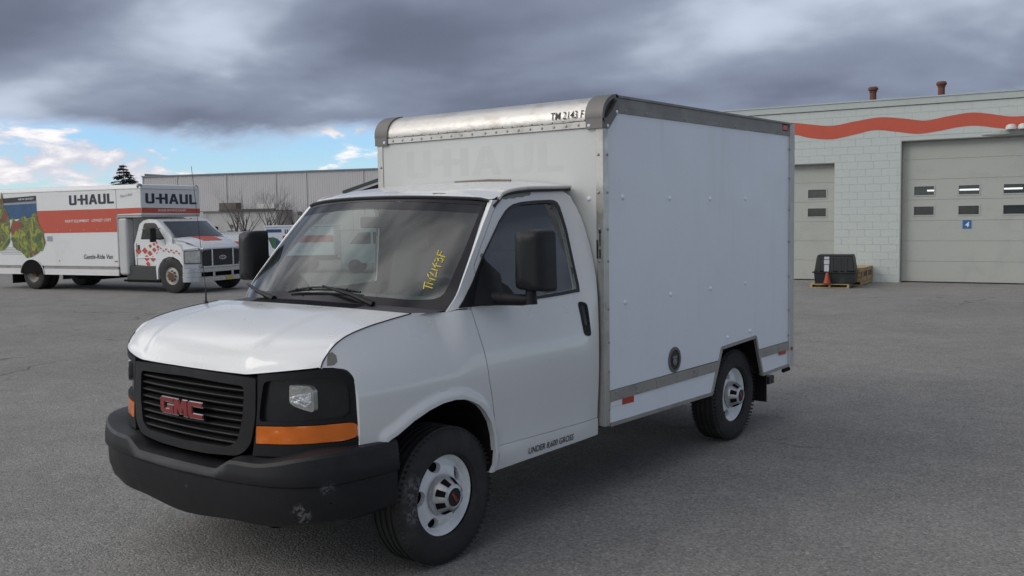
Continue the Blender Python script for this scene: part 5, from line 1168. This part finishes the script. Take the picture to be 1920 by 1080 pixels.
for sg in (1, -1):
    cp = cr(nose, 4); b = MB(); o_ = .012
    b.grid(lambda x, i: (sg*x, cp[i][0]-o_*.8, cp[i][1]+o_*.6), [.900,.960,1.034], range(len(cp)))
    for xx in (.900, 1.034): b.add([(sg*xx, p[0]-o_*.8, p[1]+o_*.6) for p in cp]+[(sg*xx, p[0]+.012, p[1]-.012) for p in cp], [(i, i+1, len(cp)+i+1, len(cp)+i) for i in range(len(cp)-1)])
    cc = b.build('corner_cap', CAST, G, ang=60)
    b = MB(); x0, x1 = sorted((sg*.905, sg*1.032)); b.box((x0,1.438,2.408),(x1,1.46,2.470))
    gp = [(1.44,2.408),(1.512,2.408),(1.535,2.432),(1.618,2.512),(1.64,2.56),(1.615,2.60),(1.56,2.53),(1.49,2.475),(1.44,2.47)]
    prism(b, gp, lambda y, z, h: (sg*(1.0+h), y, z), .034); b.build('gusset', CAST, cc, smooth=False)
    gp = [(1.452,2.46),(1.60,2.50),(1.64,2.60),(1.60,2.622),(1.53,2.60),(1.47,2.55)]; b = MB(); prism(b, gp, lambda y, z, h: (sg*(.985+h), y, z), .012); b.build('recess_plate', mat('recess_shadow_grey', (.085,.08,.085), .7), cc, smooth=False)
    b = MB(); b.dome((sg*.93,1.438,2.428),(0,-1,0),.012,.6); b.dome((sg*1.034,1.50,2.425),(sg,0,0),.012,.6); b.dome((sg*1.034,1.607,2.520),(sg,0,0),.012,.6); b.build('cap_bolt', WPS, cc)
MB().box((-.99,1.60,2.60),(.99,4.44,2.622)).build('box_roof', FRP, G, smooth=False)
b = MB(); b.dome((.80,2.05,2.622),(0,0,1),.06,.6); b.build('roof_lamp', ALUD, G)
b = MB(); b.box((-.96,4.42,.62),(.96,4.45,2.55)); b.build('roller_door', WPS, G, smooth=False)
b = MB(); b.box((-.98,1.47,.60),(.98,2.90,.70)); b.box((-.55,2.90,.60),(.55,3.95,.70)); b.box((-.98,3.95,.60),(.98,4.40,.70)); b.build('box_floor', UND, G, smooth=False)
# label strip with arrow on the corner post
t = text_mesh('post_label', '_________', .012, INK, G, (1.0,1.453,1.70), (0,0,-1), (1,0,0), ext=.002, width=.12)
b = MB(); b.add([(.992,1.4515,1.66),(.992,1.4515,1.745),(1.000,1.4515,1.745),(1.000,1.4515,1.66)], [(0,1,2,3)]); b.add([(.984,1.4515,1.745),(1.008,1.4515,1.745),(.996,1.4515,1.775)], [(0,1,2)]); b.add([(.99,1.4515,1.58),(.99,1.4515,1.64),(1.001,1.4515,1.64),(1.001,1.4515,1.58)], [(0,1,2,3)]); b.build('post_arrow', INK, G, smooth=False)
# --- underbody
b = MB()
for sg in (1, -1): b.box((sg*.42-.04,-.75,.46),(sg*.42+.04,4.4,.60))
b.build('frame_rail', UND, G, smooth=False)
b = MB(); b.tube([(-.80,3.53,.36),(.80,3.53,.36)], .05, 10); b.lathe_x([(-.14,.05),(-.08,.14),(.08,.14),(.14,.05)], (0,3.53,.36), 14); b.build('rear_axle', UND, G)
b = MB(); b.tube([(-.80,0,.34),(.80,0,.34)], .045, 8); b.box((-.45,-.45,.24),(.45,.35,.50)); b.build('front_axle', UND, G)
b = MB(); b.tube([(.1,.3,.36),(0,3.4,.38)], .045, 8); b.tube([(-.5,1.2,.36),(-.5,2.3,.36)], .11, 12); b.box((.40,1.7,.38),(.72,2.7,.60)); b.build('exhaust', UND, G, smooth=False)
for sg in (1, -1):
    b = MB(); x0, x1 = sorted((sg*.70, sg*.985)); b.box((x0,4.02,.24),(x1,4.035,.80)); b.build('mud_flap', BPL, G, smooth=False)
    b = MB(); A = [(2.97,.45),(3.12,.82),(3.73,.845),(3.87,.50)]; b.grid(lambda i, w: (sg*lerp(XB-.02,.45,w), A[int(i)][0], A[int(i)][1]+.004), range(4), [0,1]); b.add([(sg*.45,*p) for p in A]+[(sg*.45,2.9,.8),(sg*.45,4.0,.8)], [(0,1,2,3)]); b.build('wheel_housing', UND, G)
b = MB(); b.box((-.80,4.50,.300),(.80,4.62,.375)); b.box((-.5,4.3,.32),(-.4,4.5,.5)); b.box((.4,4.3,.32),(.5,4.5,.5)); b.build('rear_step', mat('step_black', (.035,.035,.035), .6), G, bevel=.01)
b = MB(); b.tube([(1.02,4.30,.475),(1.0,4.46,.47)], .018, 8); b.tube([(.9,2.70,.46),(.9,2.70,.42)], .012, 6); b.build('lower_bracket', UND, G)
MB().grid(lambda x, j: (x, [-.8,-.6,-.4][j], [.52,.50,.50][j]), [-.95,.95], range(3)).build('front_undertray', UND, G)
MB().box((-.93,-.58,.50),(.93,-.46,1.0)).build('radiator_support', UND, G, smooth=False)
